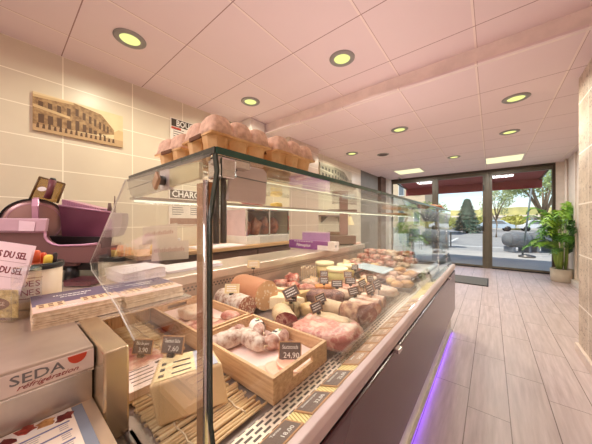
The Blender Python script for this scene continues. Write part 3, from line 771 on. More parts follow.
def flyer(t, dx, dy, dz, hh, rows):
    M4 = Matrix.Translation((dx, dy, dz)) @ Mf
    m = MB().box(-.12, .078, -.0006, .0006, .062, hh, M4); m.build('sheet', M_fly, t, world=False)
    xd = M4.to_3x3() @ Vector((1, 0, 0)); yd = M4.to_3x3() @ Vector((0, 0, 1))
    for s, z, sz_ in rows:
        text('title', s, sz_, plain('flyer_maroon', S(120, 36, 46), .6), t, M4 @ Vector((.066, -.001, z)), xd, yd, align='RIGHT', world=False, sx=.80, shear=.1, bold=.022)
    m = MB()
    for s, z, sz_ in rows: m.box(-.1, .07, -.0012, -.0006, z - .021, z - .020, M4)
    m.build('rule_lines', plain('flyer_line', S(170, 120, 130), .6), t, world=False)
    return M4
M4 = flyer(f1, -.002, -.012, .016, .205, (('FLEURS DU SEL', .178, .029), ('FLEURS DU SEL', .130, .029)))
flyer(f2, -.020, .016, .03, .196, ())
m = MB().box(-.12, hx(24), -.014, -.013, .0, hz(288)); 
pic = m.build('picture', marble('potato_picture', [(.3, S(120, 100, 54)), (.5, S(206, 180, 110)), (.7, S(240, 226, 170))], 60, .5, bump=0), f1, world=False)
MB().prism([(.005 + .06 * math.cos(2 * PI * k / 20), .042 + .021 * math.sin(2 * PI * k / 20)) for k in range(20)], 'y', -.0152, -.0141).build('brown_oval', plain('oval_brown', S(128, 84, 56), .6), f1, world=False)
text('oval_title', 'FROMAGE', .017, M_paper_t, f1, (.012, -.0155, .042), (1, 0, 0), (0, 0, 1), world=False)
# dark folders, papers
t = facing('folder', 'dark plum folder lying between the pen pot and the paper pile', 'folder', (-1.53, .27, ZC))
MB().box(-.065, .055, -.05, .05, 0, .022).build('pages', plain('plum_card', S(110, 66, 72), .4), t, world=False, bevel=.003)
MB().box(-.067, .057, -.052, .052, .022, .026).build('cover', plain('plum_cover', S(92, 50, 58), .3), t, world=False)
t = facing('card_reader', 'black card reader lying left of the dark plum folder', 'card reader', (-1.60, .04, ZC))
MB().box(-.06, .06, -.04, .08, 0, .045).build('body', M_black, t, world=False, bevel=.008)
MB().box(-.045, .045, -.02, .03, .045, .047).build('screen', M_steel_d, t, world=False)
def sheets(label, x, y, rz, w, l, h, n_, c=M_paper, grp='paper piles on the ledge'):
    t = thing('paper_stack', label, 'paper', (x, y, ZC), rz, grp)
    m = MB()
    for k in range(n_):
        j, q = random.uniform(-.004, .004), random.uniform(-.004, .004)
        m.box(-w / 2 + j, w / 2 + j, -l / 2 + q, l / 2 + q, h * k / n_, h * (k + .9) / n_)
    m.build('sheets', c, t, world=False)
    # top sheet with a lifted corner
    g = MB(); nx, ny = 6, 8; vs = []; fs = []
    for j in range(ny + 1):
        for i in range(nx + 1):
            a, b = i / nx, j / ny
            vs.append((-w / 2 + a * w + .006, -l / 2 + b * l, h + .002 + .014 * max(0, b - .55) ** 1.5 * (1 + a) + .003 * math.sin(a * 5 + b * 4)))
    for j in range(ny):
        for i in range(nx): fs.append((j * (nx + 1) + i, j * (nx + 1) + i + 1, (j + 1) * (nx + 1) + i + 1, (j + 1) * (nx + 1) + i))
    g.add(vs, fs); g.build('loose_sheet', c, t, world=False, smooth=True)
sheets('thick pile of white wrapping paper next to the slanted end glass', -1.50, .47, R(4), .24, .20, .052, 10, plain('lilac_paper', S(244, 234, 240), .7))
sheets('long flat white paper on the ledge left of the corner post', -1.56, .80, R(-2), .22, .36, .012, 3, plain('lilac_paper_b', S(246, 236, 240), .7))
# two leaning tan cards
for lb, u, v, d, w, h, a in (('small tan sign card leaning upright behind the white papers', 160, 243, 2.05, .30, .155, R(-7)),
                             ('larger tan sign card standing in front of the small one', 170, 260, 1.95, .30, .15, R(-4))):
    l_ = (u - 296) / 241 * d; P_ = (l_ * CS - d * SN, l_ * SN + d * CS, 1.2 + (221.5 - v) * d / 241)
    t = thing('sign_card', lb, 'card', (P_[0], P_[1], ZC), YAW, 'tan sign cards')
    Mc = Matrix.Translation((0, 0, P_[2] - ZC)) @ Matrix.Rotation(a, 4, 'Y') @ Matrix.Rotation(R(-12), 4, 'X')
    MB().box(-w / 2, w / 2, -.002, .002, 0, h, Mc).build('card', M_paper_t, t, world=False)
    ln = MB()
    for k in range(16): ln.box(-w / 2 + .02 + k * w * .052, -w / 2 + .02 + k * w * .052 + .011, -.003, -.002, h * .45, h * .45 + .024 + .006 * (k % 3), Mc)
    ln.build('faded_print', plain('faded_red', S(200, 156, 134), .7), t, world=False)
    MB().box(-.05, .05, .02, .05, 0, max(.02, P_[2] - ZC), None).build('foot_block', M_paper_t, t, world=False)
# ================================================================== ON THE TOP GLASS
M_pulp = plain('pink_grey_pulp', S(242, 208, 182), .9, 0, S(216, 178, 152), 90, .9)
M_pulp_b = plain('tan_pulp', S(240, 204, 152), .9, 0, S(216, 168, 112), 26, .5)
def egg_box(label, x, y, rz):
    t = thing('egg_carton', label, 'egg box', (x, y, 1.3225), rz, 'egg boxes on the glass top')
    W, L = .128, .158; BH = .052
    b = MB()
    for i in range(2):
        for j in range(3):
            c = ((i - .5) * W * .49, (j - 1) * L * .325, 0)
            b.lathe([(.0150, 0), (.018, .0015), (.0265, BH - .006), (.0285, BH)], 8, c, M=Matrix.Translation(Vector(c)) @ Matrix.Rotation(PI / 8, 4, 'Z') @ Matrix.Translation(-Vector(c)), close=True)
    for i in range(2):
        b.prism([((i - .5) * W * .49 - .006, -L * .30), ((i - .5) * W * .49 + .006, -L * .30), ((i - .5) * W * .49 + .006, L * .30), ((i - .5) * W * .49 - .006, L * .30)], 'z', .022, BH)
    for j in range(3): b.box(-W * .25, W * .25, (j - 1) * L * .325 - .006, (j - 1) * L * .325 + .006, .022, BH)
    b.prism([(-W / 2, -L / 2), (W / 2, -L / 2), (W / 2, L / 2), (-W / 2, L / 2)], 'z', BH - .002, BH + .0025)
    b.build('tray', M_pulp_b, t, world=False, bevel=.001)
    g = MB(); nx, ny = 28, 42; vs = []; fs = []
    for j in range(ny + 1):
        for i in range(nx + 1):
            a = (i / nx - .5) * W; q = (j / ny - .5) * L
            cx = min((-.5, .5), key=lambda k: abs(a - k * W * .5)) * W * .5
            cy = min((-1, 0, 1), key=lambda k: abs(q - k * L * .325)) * L * .325
            dx, dy = abs(a - cx) / (W * .25), abs(q - cy) / (L * .1625)
            f = max(0, 1 - (dx ** 3.6 + dy ** 3.6)) ** .40
            e = min(1, (W / 2 - abs(a)) / .008, (L / 2 - abs(q)) / .008)
            z = BH + .003 + e * (.009 + .031 * f) + .0012 * noise.noise(Vector((a * 160, q * 160, 0)))
            vs.append((a, q, z))
    for j in range(ny):
        for i in range(nx): fs.append((j * (nx + 1) + i, j * (nx + 1) + i + 1, (j + 1) * (nx + 1) + i + 1, (j + 1) * (nx + 1) + i))
    g.add(vs, fs)
    lid = g.build('lid', M_pulp, t, world=False, smooth=True)
    so = lid.modifiers.new('thickness', 'SOLIDIFY'); so.thickness = .002; so.offset = -1
    MB().box(-.024, .024, -L / 2 - .002, -L / 2 + .002, BH - .004, BH + .004).build('flap', plain('pulp_dark', S(120, 82, 58), .9), t, world=False)
egg_box('egg carton with pulp lid nearest the front glass corner', -.478, .338, R(-2))
egg_box('egg carton behind the nearest one, on the wall side of the glass top', -.640, .345, R(4))
egg_box('third egg carton along the front edge of the glass top', -.465, .505, R(-1))
# dried sausages and trays at the far end
t = thing('bread_stick', 'long orange brown crusty stick lying on the far end of the glass top', 'bread', (-.54, 2.98, 1.3225), R(-51))
MB().blob((0, 0, 0), (.075, .32, .065), 2.4, .12, 4, 14, 14, M=None, freq=6).build('crust', marble('crust', [(.3, S(150, 84, 50)), (.6, S(200, 124, 76)), (.8, S(226, 166, 112))], 30), t, world=False, smooth=True)
ms = thing('food_pack', 'small pink food pack on the middle glass shelf', 'pack', (-.86, .74, 1.2695), R(20), 'packs on the middle shelf')
MB().blob((0, 0, 0), (.10, .06, .03), 3, .1, 2).build('wrap', plain('pack_pink', S(206, 140, 130), .4), ms, world=False, smooth=True)
ms = thing('food_pack', 'small yellow food pack on the middle glass shelf', 'pack', (-.86, .90, 1.2695), R(-10), 'packs on the middle shelf')
MB().blob((0, 0, 0), (.07, .05, .028), 3, .1, 5).build('wrap', plain('pack_yellow', S(240, 206, 90), .4), ms, world=False, smooth=True)
for lb, yy in (('long wooden tray on the middle shelf at the far end of the case', 2.95),):
    t = thing('wooden_tray', lb, 'tray', (-.88, yy, 1.2695), 0, 'wooden trays on the middle shelf')
    m = MB().box(-.10, .10, -.15, .15, 0, .008)
    for b in ((-.10, -.09, -.15, .15), (.09, .10, -.15, .15), (-.09, .09, -.15, -.14), (-.09, .09, .14, .15)): m.box(*b, .008, .026)
    m.build('crate', wood('tray_wood', S(190, 136, 84), S(140, 92, 54)), t, world=False)

# ================================================================== ON THE BACK COUNTER
ZB = .90
t = thing('glass_cabinet', 'glass sided warming cabinet with reddish contents on the back counter', 'cabinet', (-2.65, 2.42, ZB))
MB().box(-2.92, -2.44, 2.0, 2.84, ZB, ZB + .11).build('base', M_offwhite, t, bevel=.006)
MB().box(-2.445, -2.436, 2.24, 2.82, ZB + .01, ZB + .10).build('control_panel', M_ltgrey, t)
MB().box(-2.92, -2.44, 2.0, 2.84, ZB + .455, ZB + .475).build('roof', M_offwhite, t, bevel=.005)
m = MB()
for x, y in ((-2.45, 2.01), (-2.45, 2.83), (-2.91, 2.01), (-2.91, 2.83), (-2.45, 2.42)): m.box(x - .01, x + .01, y - .01, y + .01, ZB + .11, ZB + .455)
m.build('corner_frame', M_steel_lt, t)
MB().box(-2.452, -2.446, 2.02, 2.82, ZB + .11, ZB + .455).build('front_glass', M_glass, t)
MB().box(-2.90, -2.46, 2.002, 2.008, ZB + .11, ZB + .455).build('side_glass', plain('frosted_side', S(226, 196, 198), .4), t)
MB().box(-2.91, -2.90, 2.02, 2.82, ZB + .11, ZB + .455).build('back_plate', plain('back_pink', S(190, 150, 140), .5), t)
rr = random.Random(5)
M_roast = marble('roast', [(.3, S(110, 46, 34)), (.55, S(170, 92, 66)), (.75, S(214, 150, 112))], 14)
for k, lb in enumerate(('leftmost reddish roast inside the glass cabinet', 'second reddish roast inside the glass cabinet', 'third reddish roast inside the glass cabinet', 'rightmost reddish roast inside the glass cabinet')):
    o = MB().blob((-2.66, 2.14 + k * .185, ZB + .11), (.2, .16, .24), 2.2, .2, k, 14, 10).build('roast', M_roast, None, smooth=True)
    tag(o, lb, 'roast', 'roasts in the glass cabinet')
MB().tube([(-2.43, 2.80, ZB + .18), (-2.41, 2.80, ZB + .18), (-2.41, 2.80, ZB + .38), (-2.43, 2.80, ZB + .38)], .012, 8).build('handle', plain('red_handle', S(176, 84, 66), .4), t, smooth=True)
t = thing('paper_towel', 'white paper roll bundle standing on the back counter against the tiles', 'paper roll', (-2.72, 1.72, ZB))
MB().lathe([(.02, .12), (.02, .0), (.058, 0), (.062, .006), (.062, .145), (.056, .152), (.02, .152), (.02, .12)], 28, (-2.72, 1.72, ZB)).build('roll', plain('roll_white', S(240, 222, 226), .8), t, smooth=True)
MB().blob((-2.66, 1.68, ZB + .02), (.03, .08, .11), 2, .2, 3).build('loose_end', plain('roll_end', S(244, 228, 232), .8), t, smooth=True)
t = thing('wrapping_paper', 'white wrapping paper sheets spread on the back counter below the tiles', 'paper', (-2.56, 1.65, ZB))
m = MB()
for k in range(4): m.box(-2.74 + .004 * k, -2.38 - .003 * k, 1.35 + .01 * (k % 2), 1.95 - .008 * (k % 3), ZB + .003 * k, ZB + .003 * k + .002)
m.build('sheets', plain('wrap_white', S(246, 234, 238), .7), t)
# small jars at the slicer end of the back counter
def jar(label, x, y, h, r, c, lid, nm='jar'):
    t = thing(nm, label, nm, (x, y, ZB), 0, 'small jars on the back counter')
    MB().lathe([(.001, 0), (r, 0), (r, h * .7), (r * .7, h * .82), (r * .7, h * .86)], 18, (x, y, ZB)).build('body', plain('jar_body', c, .3), t, smooth=True)
    MB().lathe([(r * .75, h * .84), (r * .78, h), (.001, h)], 18, (x, y, ZB)).build('lid', plain('jar_lid', lid, .4), t, smooth=True)
jar('yellow mustard jar on the back counter near the slicer', -2.47, .93, .10, .04, S(240, 206, 60), S(230, 190, 60))
jar('red sauce jar with white lid beside the yellow mustard jar', -2.55, 1.04, .14, .038, S(196, 70, 56), S(240, 232, 226))
jar('pale salt jar standing just right of the red sauce jar', -2.50, 1.16, .13, .035, S(226, 206, 196), S(206, 190, 186))
# things on the service ledge
ZLd = .8955
t = thing('cling_film_box', 'long purple cling film box with white end on the ledge', 'box', (-1.55, 2.20, ZLd), R(0), 'purple film boxes')
fb = MB().box(-.30, .23, -.045, .045, 0, .092).build('carton', plain('film_purple', S(138, 66, 142), .4), t, world=False, bevel=.002)
MB().box(.23, .31, -.0455, .0455, 0, .0925).build('white_end', plain('film_white', S(238, 222, 214), .45), t, world=False, bevel=.002)
MB().box(.10, .231, -.0462, -.0448, .002, .05).build('white_swoosh', plain('film_swoosh', S(240, 224, 226), .45), t, world=False)
text('title', 'Filmoplast', .048, M_inkwhite, t, (-.09, -.0456, .040), (1, 0, 0), (0, 0, 1), world=False, shear=.12)
m = MB()
for k in range(8): m.box(-.22 + k * .034, -.20 + k * .034, -.0462, -.0448, .078, .085)
m.build('small_print', M_inkwhite, t, world=False)
MB().tube([(.311, -.02, .05), (.313, -.02, .05)], .014, 14).build('end_dot', M_grey, t, world=False)
t = thing('film_carton', 'pale violet film carton behind the purple cling film box', 'box', (-1.76, 2.62, .0), 0, 'purple film boxes')
t.location.z = ZLd; t.location.x = -1.66; t.location.y = 2.55
MB().box(-.26, .10, -.05, .05, 0, .16).build('carton', plain('violet_carton', S(186, 140, 190), .4, 0, S(160, 112, 168), 3), t, world=False, bevel=.003)
MB().box(-.262, .102, -.052, .052, .16, .172).build('flap', plain('violet_flap', S(214, 186, 200), .5), t, world=False)
sc = thing('weighing_scale', 'brown weighing scale with tall post and display on the ledge', 'scale', (-1.53, 2.84, ZLd), YAW)
M_sc = plain('scale_brown', S(126, 100, 84), .4, .2)
MB().box(-.17, .17, -.10, .14, .015, .125).build('housing', M_sc, sc, world=False, bevel=.01)
MB().box(-.16, -.02, -.02, .13, .125, .17).build('printer', plain('printer_brown', S(134, 104, 78), .4), sc, world=False, bevel=.006)
MB().box(-.19, .20, -.12, .16, .17, .18).build('pan', M_steel, None, world=False) if False else None
for a in (-.14, .14):
    MB().tube([(a, 0, 0), (a, 0, .018)], .02, 12).build('foot', M_black, sc, world=False)
MB().box(-.02, .085, -.01, .06, .125, .56).build('post', plain('post_mauve', S(166, 132, 122), .35, .3), sc, world=False, bevel=.006)
MB().box(-.17, .20, -.02, .02, .425, .462).build('arm', plain('arm_brown', S(112, 78, 66), .4), sc, world=False, bevel=.004)
MB().box(-.12, .19, -.05, .05, .54, .70).build('display_head', plain('head_brown', S(110, 84, 76), .35), sc, world=False, bevel=.01)
MB().box(-.0, .16, -.053, -.049, .59, .66).build('screen', plain('screen_reflection', S(176, 206, 220), .1), sc, world=False)  # pale blue reflection on the display painted as its colour
t = thing('serving_board', 'pale pink serving board on the ledge beyond the weighing scale', 'board', (-1.5, 3.02, ZLd))
t2 = MB().box(-1.68, -1.40, 2.98, 3.16, ZLd, ZLd + .02).build('board', plain('board_pink', S(232, 196, 184), .4), t, bevel=.004)
# wall shelf lamp behind the scale
t = thing('wall_lamp', 'small wall lamp with pale cone shade beyond the weighing scale', 'lamp', (-2.56, 5.0, 1.35))
MB().lathe([(.10, 0), (.03, .20), (.025, .20), (.095, 0)], 24, (-2.48, 5.0, 1.12)).build('shade', plain('shade_cream', S(240, 220, 180), .6), t, smooth=True)
MB().tube([(-2.6, 5.0, 1.36), (-2.48, 5.0, 1.36), (-2.48, 5.0, 1.32)], .012, 8).build('arm', M_steel_d, t, smooth=True)
t = thing('wall_shelf', 'narrow dark shelf on the tiled wall behind the weighing scale', 'shelf', (-2.5, 4.3, 1.31))
MB().box(-2.6, -2.42, 3.9, 4.8, 1.30, 1.33).build('board', plain('shelf_dark', S(150, 126, 120), .5), t)
for y in (4.0, 4.7): MB().prism([(-2.6, 1.30), (-2.45, 1.30), (-2.6, 1.18)], 'y', y, y + .02).build('bracket', M_steel_d, t)

# ================================================================== IN THE CASE
ZD = ZDK + .001
# bamboo mat
t = thing('bamboo_mat', 'mat of loose bamboo sticks tied with twine on the deck at the near end', 'mat', (-.9, .335, ZD))
m = MB(); x = -1.335; ra = random.Random(2)
while x < -.475:
    r_ = .0032 + ra.random() * .0028; e = ra.uniform(-.018, .016)
    m.tube([(x + ra.uniform(-.006, .006), .222 + ra.uniform(0, .012), ZD + r_ * .9 + .001), (x + ra.uniform(-.002, .002), .34, ZD + r_ * 1.0 + .001), (x + ra.uniform(-.004, .004), .452 + e, ZD + r_ * .9 + .001)], r_, 7)
    x += r_ * 2.15
m.build('sticks', M_bamboo, t, smooth=True)
for yy in (.27, .40):
    g = MB(); g.tube([(-1.33 + k * .0195, yy + .003 * math.sin(k * 2.1), ZD + .0108 + .0008 * math.sin(k * 1.7)) for k in range(44)], .0022, 6)
    g.build('twine', M_string, t, smooth=True)
def crate(label, x0, x1, y0, y1, h, bot=.012):
    t = thing('wooden_crate', label, 'crate', ((x0 + x1) / 2, (y0 + y1) / 2, ZD), 0, 'pine crates in the case')
    w = .011
    MB().box(x0 + w, x1 - w, y0 + w, y1 - w, ZD + .004, ZD + bot).build('bottom', M_pine, t)
    for nm, (a0, a1, b0, b1) in (('side_board', (x0, x1, y0, y0 + w)), ('side_board', (x0, x1, y1 - w, y1))):
        MB().box(a0, a1, b0, b1, ZD, ZD + h).build(nm, M_pine, t, bevel=.0012)
    for a0, a1 in ((x0, x0 + w), (x1 - w, x1)):
        # end board with a hand hole
        m = MB(); yc = (y0 + y1) / 2; hw = .052; z0, z1 = ZD + h * .50, ZD + h * .76
        m.box(a0, a1, y0 + w, yc - hw, ZD, ZD + h); m.box(a0, a1, yc + hw, y1 - w, ZD, ZD + h)
        m.box(a0, a1, yc - hw, yc + hw, ZD, z0); m.box(a0, a1, yc - hw, yc + hw, z1, ZD + h)
        m.build('end_board', M_pine, t)
        k = MB().tube([(a0 - .0004, yc - hw + .004, (z0 + z1) / 2), (a1 + .0004, yc - hw + .004, (z0 + z1) / 2)], .0088, 12)
    return t
crate('near pine crate with hand hole, holding whitish dry sausages', -.862, -.462, .472, .748, .074)
crate('rear pine crate against the back of the case, lined with pale paper', -1.345, -.882, .486, .748, .072)
M_liner = plain('pink_liner', S(246, 214, 204), .6)
def liner(label, x0, x1, y0, y1, z, nm='paper_liner'):
    t = thing(nm, label, 'paper', ((x0 + x1) / 2, (y0 + y1) / 2, z), 0, 'paper liners in crates')
    g = MB(); n_ = 12; vs = []; fs = []
    for j in range(n_ + 1):
        for i in range(n_ + 1):
            a, b = i / n_, j / n_; e = max(abs(a - .5), abs(b - .5)) * 2
            vs.append((x0 + a * (x1 - x0), y0 + b * (y1 - y0), z + .001 + .012 * max(0, e - .8) * 5 * (.5 + .5 * noise.noise(Vector((a * 9, b * 9, 1)))) + .002 * (1 + noise.noise(Vector((a * 6, b * 6, 4))))))
    for j in range(n_):
        for i in range(n_): fs.append((j * (n_ + 1) + i, j * (n_ + 1) + i + 1, (j + 1) * (n_ + 1) + i + 1, (j + 1) * (n_ + 1) + i))
    g.add(vs, fs); g.build('sheet', M_liner, t, smooth=True)
liner('pink paper liner inside the near pine crate', -.849, -.475, .485, .735, ZD + .022)
liner('pink paper liner inside the rear pine crate', -1.33, -.895, .50, .734, ZD + .022)
# crate bodies filled up with a false bottom of straw
for lb, b in (('straw bedding under the liner of the near crate', (-.849, -.475, .485, .735)), ('straw bedding under the liner of the rear crate', (-1.33, -.895, .50, .734))):
    o = MB().box(b[0], b[1], b[2], b[3], ZD + .013, ZD + .0215).build('straw_bedding', plain('straw', S(226, 198, 150), .8), None)
    tag(o, lb, 'straw')

M_rind_w = marble('white_bloom_rind', [(.36, S(160, 112, 96)), (.47, S(220, 190, 172)), (.6, S(246, 230, 214))], 34, .7, 6, .5)
M_rind_p = marble('pink_bloom_rind', [(.36, S(148, 90, 76)), (.48, S(208, 156, 138)), (.62, S(244, 220, 204))], 34, .7, 6, .5)
M_salami = specks('salami_face', S(190, 118, 92), S(240, 208, 178), 90, .42)
M_morta = specks('mortadella_face', S(242, 186, 132), S(252, 224, 190), 46, .30)
M_morta_r = plain('mortadella_rind', S(226, 158, 118), .4, 0, S(210, 136, 96), 6)
M_ham_red = marble('cured_ham_face', [(.3, S(126, 44, 44)), (.5, S(160, 62, 58)), (.58, S(226, 170, 150)), (.62, S(150, 54, 52)), (.8, S(176, 84, 76))], 16, .35, 3, .1)
M_fat = plain('yellow_fat', S(240, 210, 168), .5, 0, S(226, 184, 138), 18, .3)
M_bacon = marble('pork_belly', [(.40, S(252, 222, 198)), (.46, S(244, 182, 160)), (.51, S(224, 128, 116)), (.55, S(246, 192, 170)), (.62, S(200, 100, 92))], 12, .4, 7, .6)
M_brownlog = marble('dried_beef', [(.36, S(92, 54, 46)), (.5, S(142, 94, 82)), (.64, S(186, 140, 124))], 28, .6, 6, .4)
M_coppa_r = marble('coppa_skin', [(.36, S(128, 70, 54)), (.48, S(190, 132, 98)), (.62, S(236, 196, 154))], 30, .6, 6, .4)
M_coppa = marble('coppa_face', [(.35, S(150, 84, 82)), (.5, S(178, 112, 106)), (.56, S(232, 196, 178)), (.62, S(160, 92, 90)), (.8, S(190, 126, 118))], 22, .35, 3, .1)
M_cheese = plain('pale_cheese', S(250, 232, 196), .5, 0, S(244, 216, 172), 12, .1)
M_cheese_d = plain('golden_cheese', S(240, 200, 138), .5, 0, S(226, 178, 116), 12, .2)
M_pink = marble('pink_meat', [(.36, S(178, 92, 80)), (.48, S(224, 150, 130)), (.62, S(248, 208, 184))], 22, .4, 6, .5)
M_pinkp = marble('pale_ham', [(.34, S(206, 146, 116)), (.46, S(240, 196, 164)), (.62, S(252, 226, 200))], 20, .4, 6, .5)
M_orange = plain('orange_terrine', S(240, 160, 84), .4, 0, S(226, 138, 66), 14)
M_bread = plain('golden_crumb', S(240, 188, 122), .7, 0, S(222, 160, 96), 20, .3)
M_redm = marble('red_sausage', [(.38, S(170, 60, 48)), (.48, S(222, 128, 104)), (.6, S(248, 210, 192))], 20, .35, 5, .2)
M_black_tray = plain('black_tray', S(66, 50, 48), .35)
M_sage = marble('herb_crust', [(.3, S(130, 112, 76)), (.5, S(196, 164, 112)), (.75, S(232, 206, 160))], 24, .6, 6, .4)

for m_ in (M_rind_w, M_rind_p, M_salami, M_morta, M_morta_r, M_ham_red, M_fat, M_bacon, M_brownlog, M_coppa_r, M_coppa, M_cheese_d, M_pink, M_pinkp, M_orange, M_bread, M_redm, M_sage):
    for nd in m_.node_tree.nodes:
        if nd.type == 'VALTORGB':
            for e in nd.color_ramp.elements: e.color = tuple(x * MEAT for x in e.color[:3]) + (1,)
        elif nd.type == 'MIX':
            for i in (6, 7): nd.inputs[i].default_value = tuple(x * MEAT for x in nd.inputs[i].default_value[:3]) + (1,)
def roll(name, cat, label, a, b, r, skin, face, grp=None, lumps=.06, flat=1.0, taper=.0, tilt=0.0):
    """a sausage-like roll lying from a (closed end) to b (cut end)"""
    a = Vector((a[0], a[1], ZD)); b = Vector((b[0], b[1], ZD))
    if len(grp or '') == 0: grp = None
    base = (a + b) / 2
    t = thing(name, label, cat, base, 0, grp)
    d = (b - a); L = d.length; d.normalize(); s_ = Vector((-d.y, d.x, 0)); n_ = 22; k = 16
    vs = []; fs = []
    sd = random.random() * 50
    for i in range(k + 1):
        q = i / k
        rr_ = r * (math.sqrt(max(0, 1 - ((.16 - q) / .16) ** 2)) if q < .16 else 1 - taper * (q - .16))
        rr_ = max(rr_, r * .06)
        for j in range(n_):
            w = 2 * PI * j / n_
            f = 1 + lumps * noise.noise(Vector((math.cos(w) * 1.6, math.sin(w) * 1.6, q * L / r * .8 + sd)))
            p = a + d * (q * L + (tilt * r * math.cos(w) if q > .9 else 0)) + s_ * (math.cos(w) * rr_ * f) + Vector((0, 0, 1)) * (math.sin(w) * rr_ * f * flat + r * flat * (1 + lumps * .3))
            vs.append(p)
    for i in range(k):
        for j in range(n_): fs.append((i * n_ + j, i * n_ + (j + 1) % n_, (i + 1) * n_ + (j + 1) % n_, (i + 1) * n_ + j))
    fs.append(tuple(range(n_))[::-1])
    m = MB().add(vs, fs)
    m.build('rind', skin, t, smooth=True)
    c = MB(); ring = vs[k * n_:]; ce = sum(ring, Vector()) / n_ + d * .001
    c.add(ring + [ce], [(j, (j + 1) % n_, n_) for j in range(n_)])
    c.build('cut_face', face, t)
    return t
def lump(name, cat, label, x, y, dims, mat, rz=0.0, grp=None, p=2.6, nz=.10, z=None, freq=3.0, seed=None, extra=None):
    t = thing(name, label, cat, (x, y, (ZD if z is None else z)), rz, grp)
    MB().blob((0, 0, 0), dims, p, nz, seed if seed is not None else random.random() * 40, 24, 14, freq=freq).build(extra or 'piece', mat, t, world=False, smooth=True)
    return t
# saucissons in the near crate (whitish, lumpy, two with paper bands)
M_band = plain('paper_band', S(244, 236, 222), .6)
def saucisson(label, x, y, L, r, rz, z, band=False, skin=None):
    t = thing('dry_sausage', label, 'sausage', (x, y, z), rz, 'dry sausages in the near crate')
    k, n_ = 22, 20; vs = []; fs = []; sd = random.random() * 30
    for i in range(k + 1):
        q = i / k; e = abs(q - .5) * 2
        rr_ = r * max(.05, (1 - e ** 3.2) ** .5) * (1 + .10 * noise.noise(Vector((q * 5, sd, 0))))
        for j in range(n_):
            w = 2 * PI * j / n_
            f = 1 + .10 * noise.noise(Vector((math.cos(w) * 2, math.sin(w) * 2, q * 7 + sd)))
            vs.append(Vector(((q - .5) * L, math.cos(w) * rr_ * f + .010 * math.sin(q * 4 + sd), r * .98 + math.sin(w) * rr_ * f)))
    for i in range(k):
        for j in range(n_): fs.append((i * n_ + j, i * n_ + (j + 1) % n_, (i + 1) * n_ + (j + 1) % n_, (i + 1) * n_ + j))
    fs += [tuple(range(n_))[::-1], tuple(range(k * n_, (k + 1) * n_))]
    MB().add(vs, fs).build('casing', skin or M_rind_w, t, world=False, smooth=True)
    MB().tube([(-L / 2 + .003, 0, r), (-L / 2 - .008, .004, r + .004), (-L / 2 - .014, .002, r - .002)], .003, 6).build('knot', M_string, t, world=False, smooth=True)
    if band:
        vs = []; fs = []
        for i in range(3):
            for j in range(n_):
                w = 2 * PI * j / n_; vs.append(Vector(((i - 1) * L * .17, math.cos(w) * r * 1.09, r * .98 + math.sin(w) * r * 1.09)))
        for i in range(2):
            for j in range(n_): fs.append((i * n_ + j, i * n_ + (j + 1) % n_, (i + 1) * n_ + (j + 1) % n_, (i + 1) * n_ + j))
        bnd = MB().add(vs, fs).build('paper_band', M_band, t, world=False, smooth=True)
        MB().box(-.012, .0, -.006, .012, r * 2.085, r * 2.10).build('black_mark', M_ink, bnd, world=False)
        MB().box(.006, .02, -.012, .0, r * 2.085, r * 2.10).build('green_mark', plain('band_green', S(150, 176, 96), .6), bnd, world=False)
ZS = ZD + .026
saucisson('biggest whitish dry sausage at the post side of the near crate', -.775, .535, .14, .033, R(62), ZS)
saucisson('long whitish dry sausage lying across the middle of the near crate', -.712, .602, .16, .031, R(8), ZS)
saucisson('speckled dry sausage with paper band right of the long one', -.640, .672, .125, .028, R(100), ZS, True, M_rind_p)
saucisson('dry sausage with paper band at the back corner of the near crate', -.760, .682, .13, .027, R(160), ZS + .010, True, M_rind_p)
saucisson('small reddish dry sausage half hidden at the far wall of the near crate', -.815, .615, .09, .024, R(75), ZS, False, M_rind_p)
def slices(label, x, y, n_, w, d, rz, mat, grp, z=None):
    t = thing('meat_slices', label, 'sliced meat', (x, y, (ZS - .002) if z is None else z), rz, grp)
    for k in range(n_):
        g = MB(); nx, ny = 8, 8; vs = []; fs = []; sd = random.random() * 20
        for j in range(ny + 1):
            for i in range(nx + 1):
                a, b = i / nx * 2 - 1, j / ny * 2 - 1
                h = math.sqrt(max(1e-6, 1 - .5 * b * b)); h2 = math.sqrt(max(1e-6, 1 - .5 * a * a))
                vs.append((a * h * w / 2 + (k - (n_ - 1) / 2) * w * .55, b * h2 * d / 2, .002 + k * .0035 + .004 * (1 + noise.noise(Vector((a * 2, b * 2, sd)))) + .006 * max(0, -a)))
        for j in range(ny):
            for i in range(nx): fs.append((j * (nx + 1) + i, j * (nx + 1) + i + 1, (j + 1) * (nx + 1) + i + 1, (j + 1) * (nx + 1) + i))
        g.add(vs, fs); o = g.build('slice', mat, t, world=False, smooth=True)
        so = o.modifiers.new('thickness', 'SOLIDIFY'); so.thickness = .002
slices('pale orange ham slices at the hand hole end of the near crate', -.525, .56, 3, .075, .11, R(75), plain('salmon_slice', S(248, 186, 158), .5, 0, S(250, 206, 184), 10), 'slices in crates')
slices('pink ham slices on the liner of the rear crate', -1.0, .60, 4, .08, .14, R(10), M_pink, 'slices in crates')
lump('ham_piece', 'ham', 'pale pink ham piece in the rear crate behind the slices', -1.16, .62, (.16, .13, .05), M_pinkp, R(10), z=ZS)
lump('ham_piece', 'ham', 'darker pink ham end at the rear right of the back crate', -.96, .69, (.09, .06, .04), M_pink, R(20), z=ZS + .012)
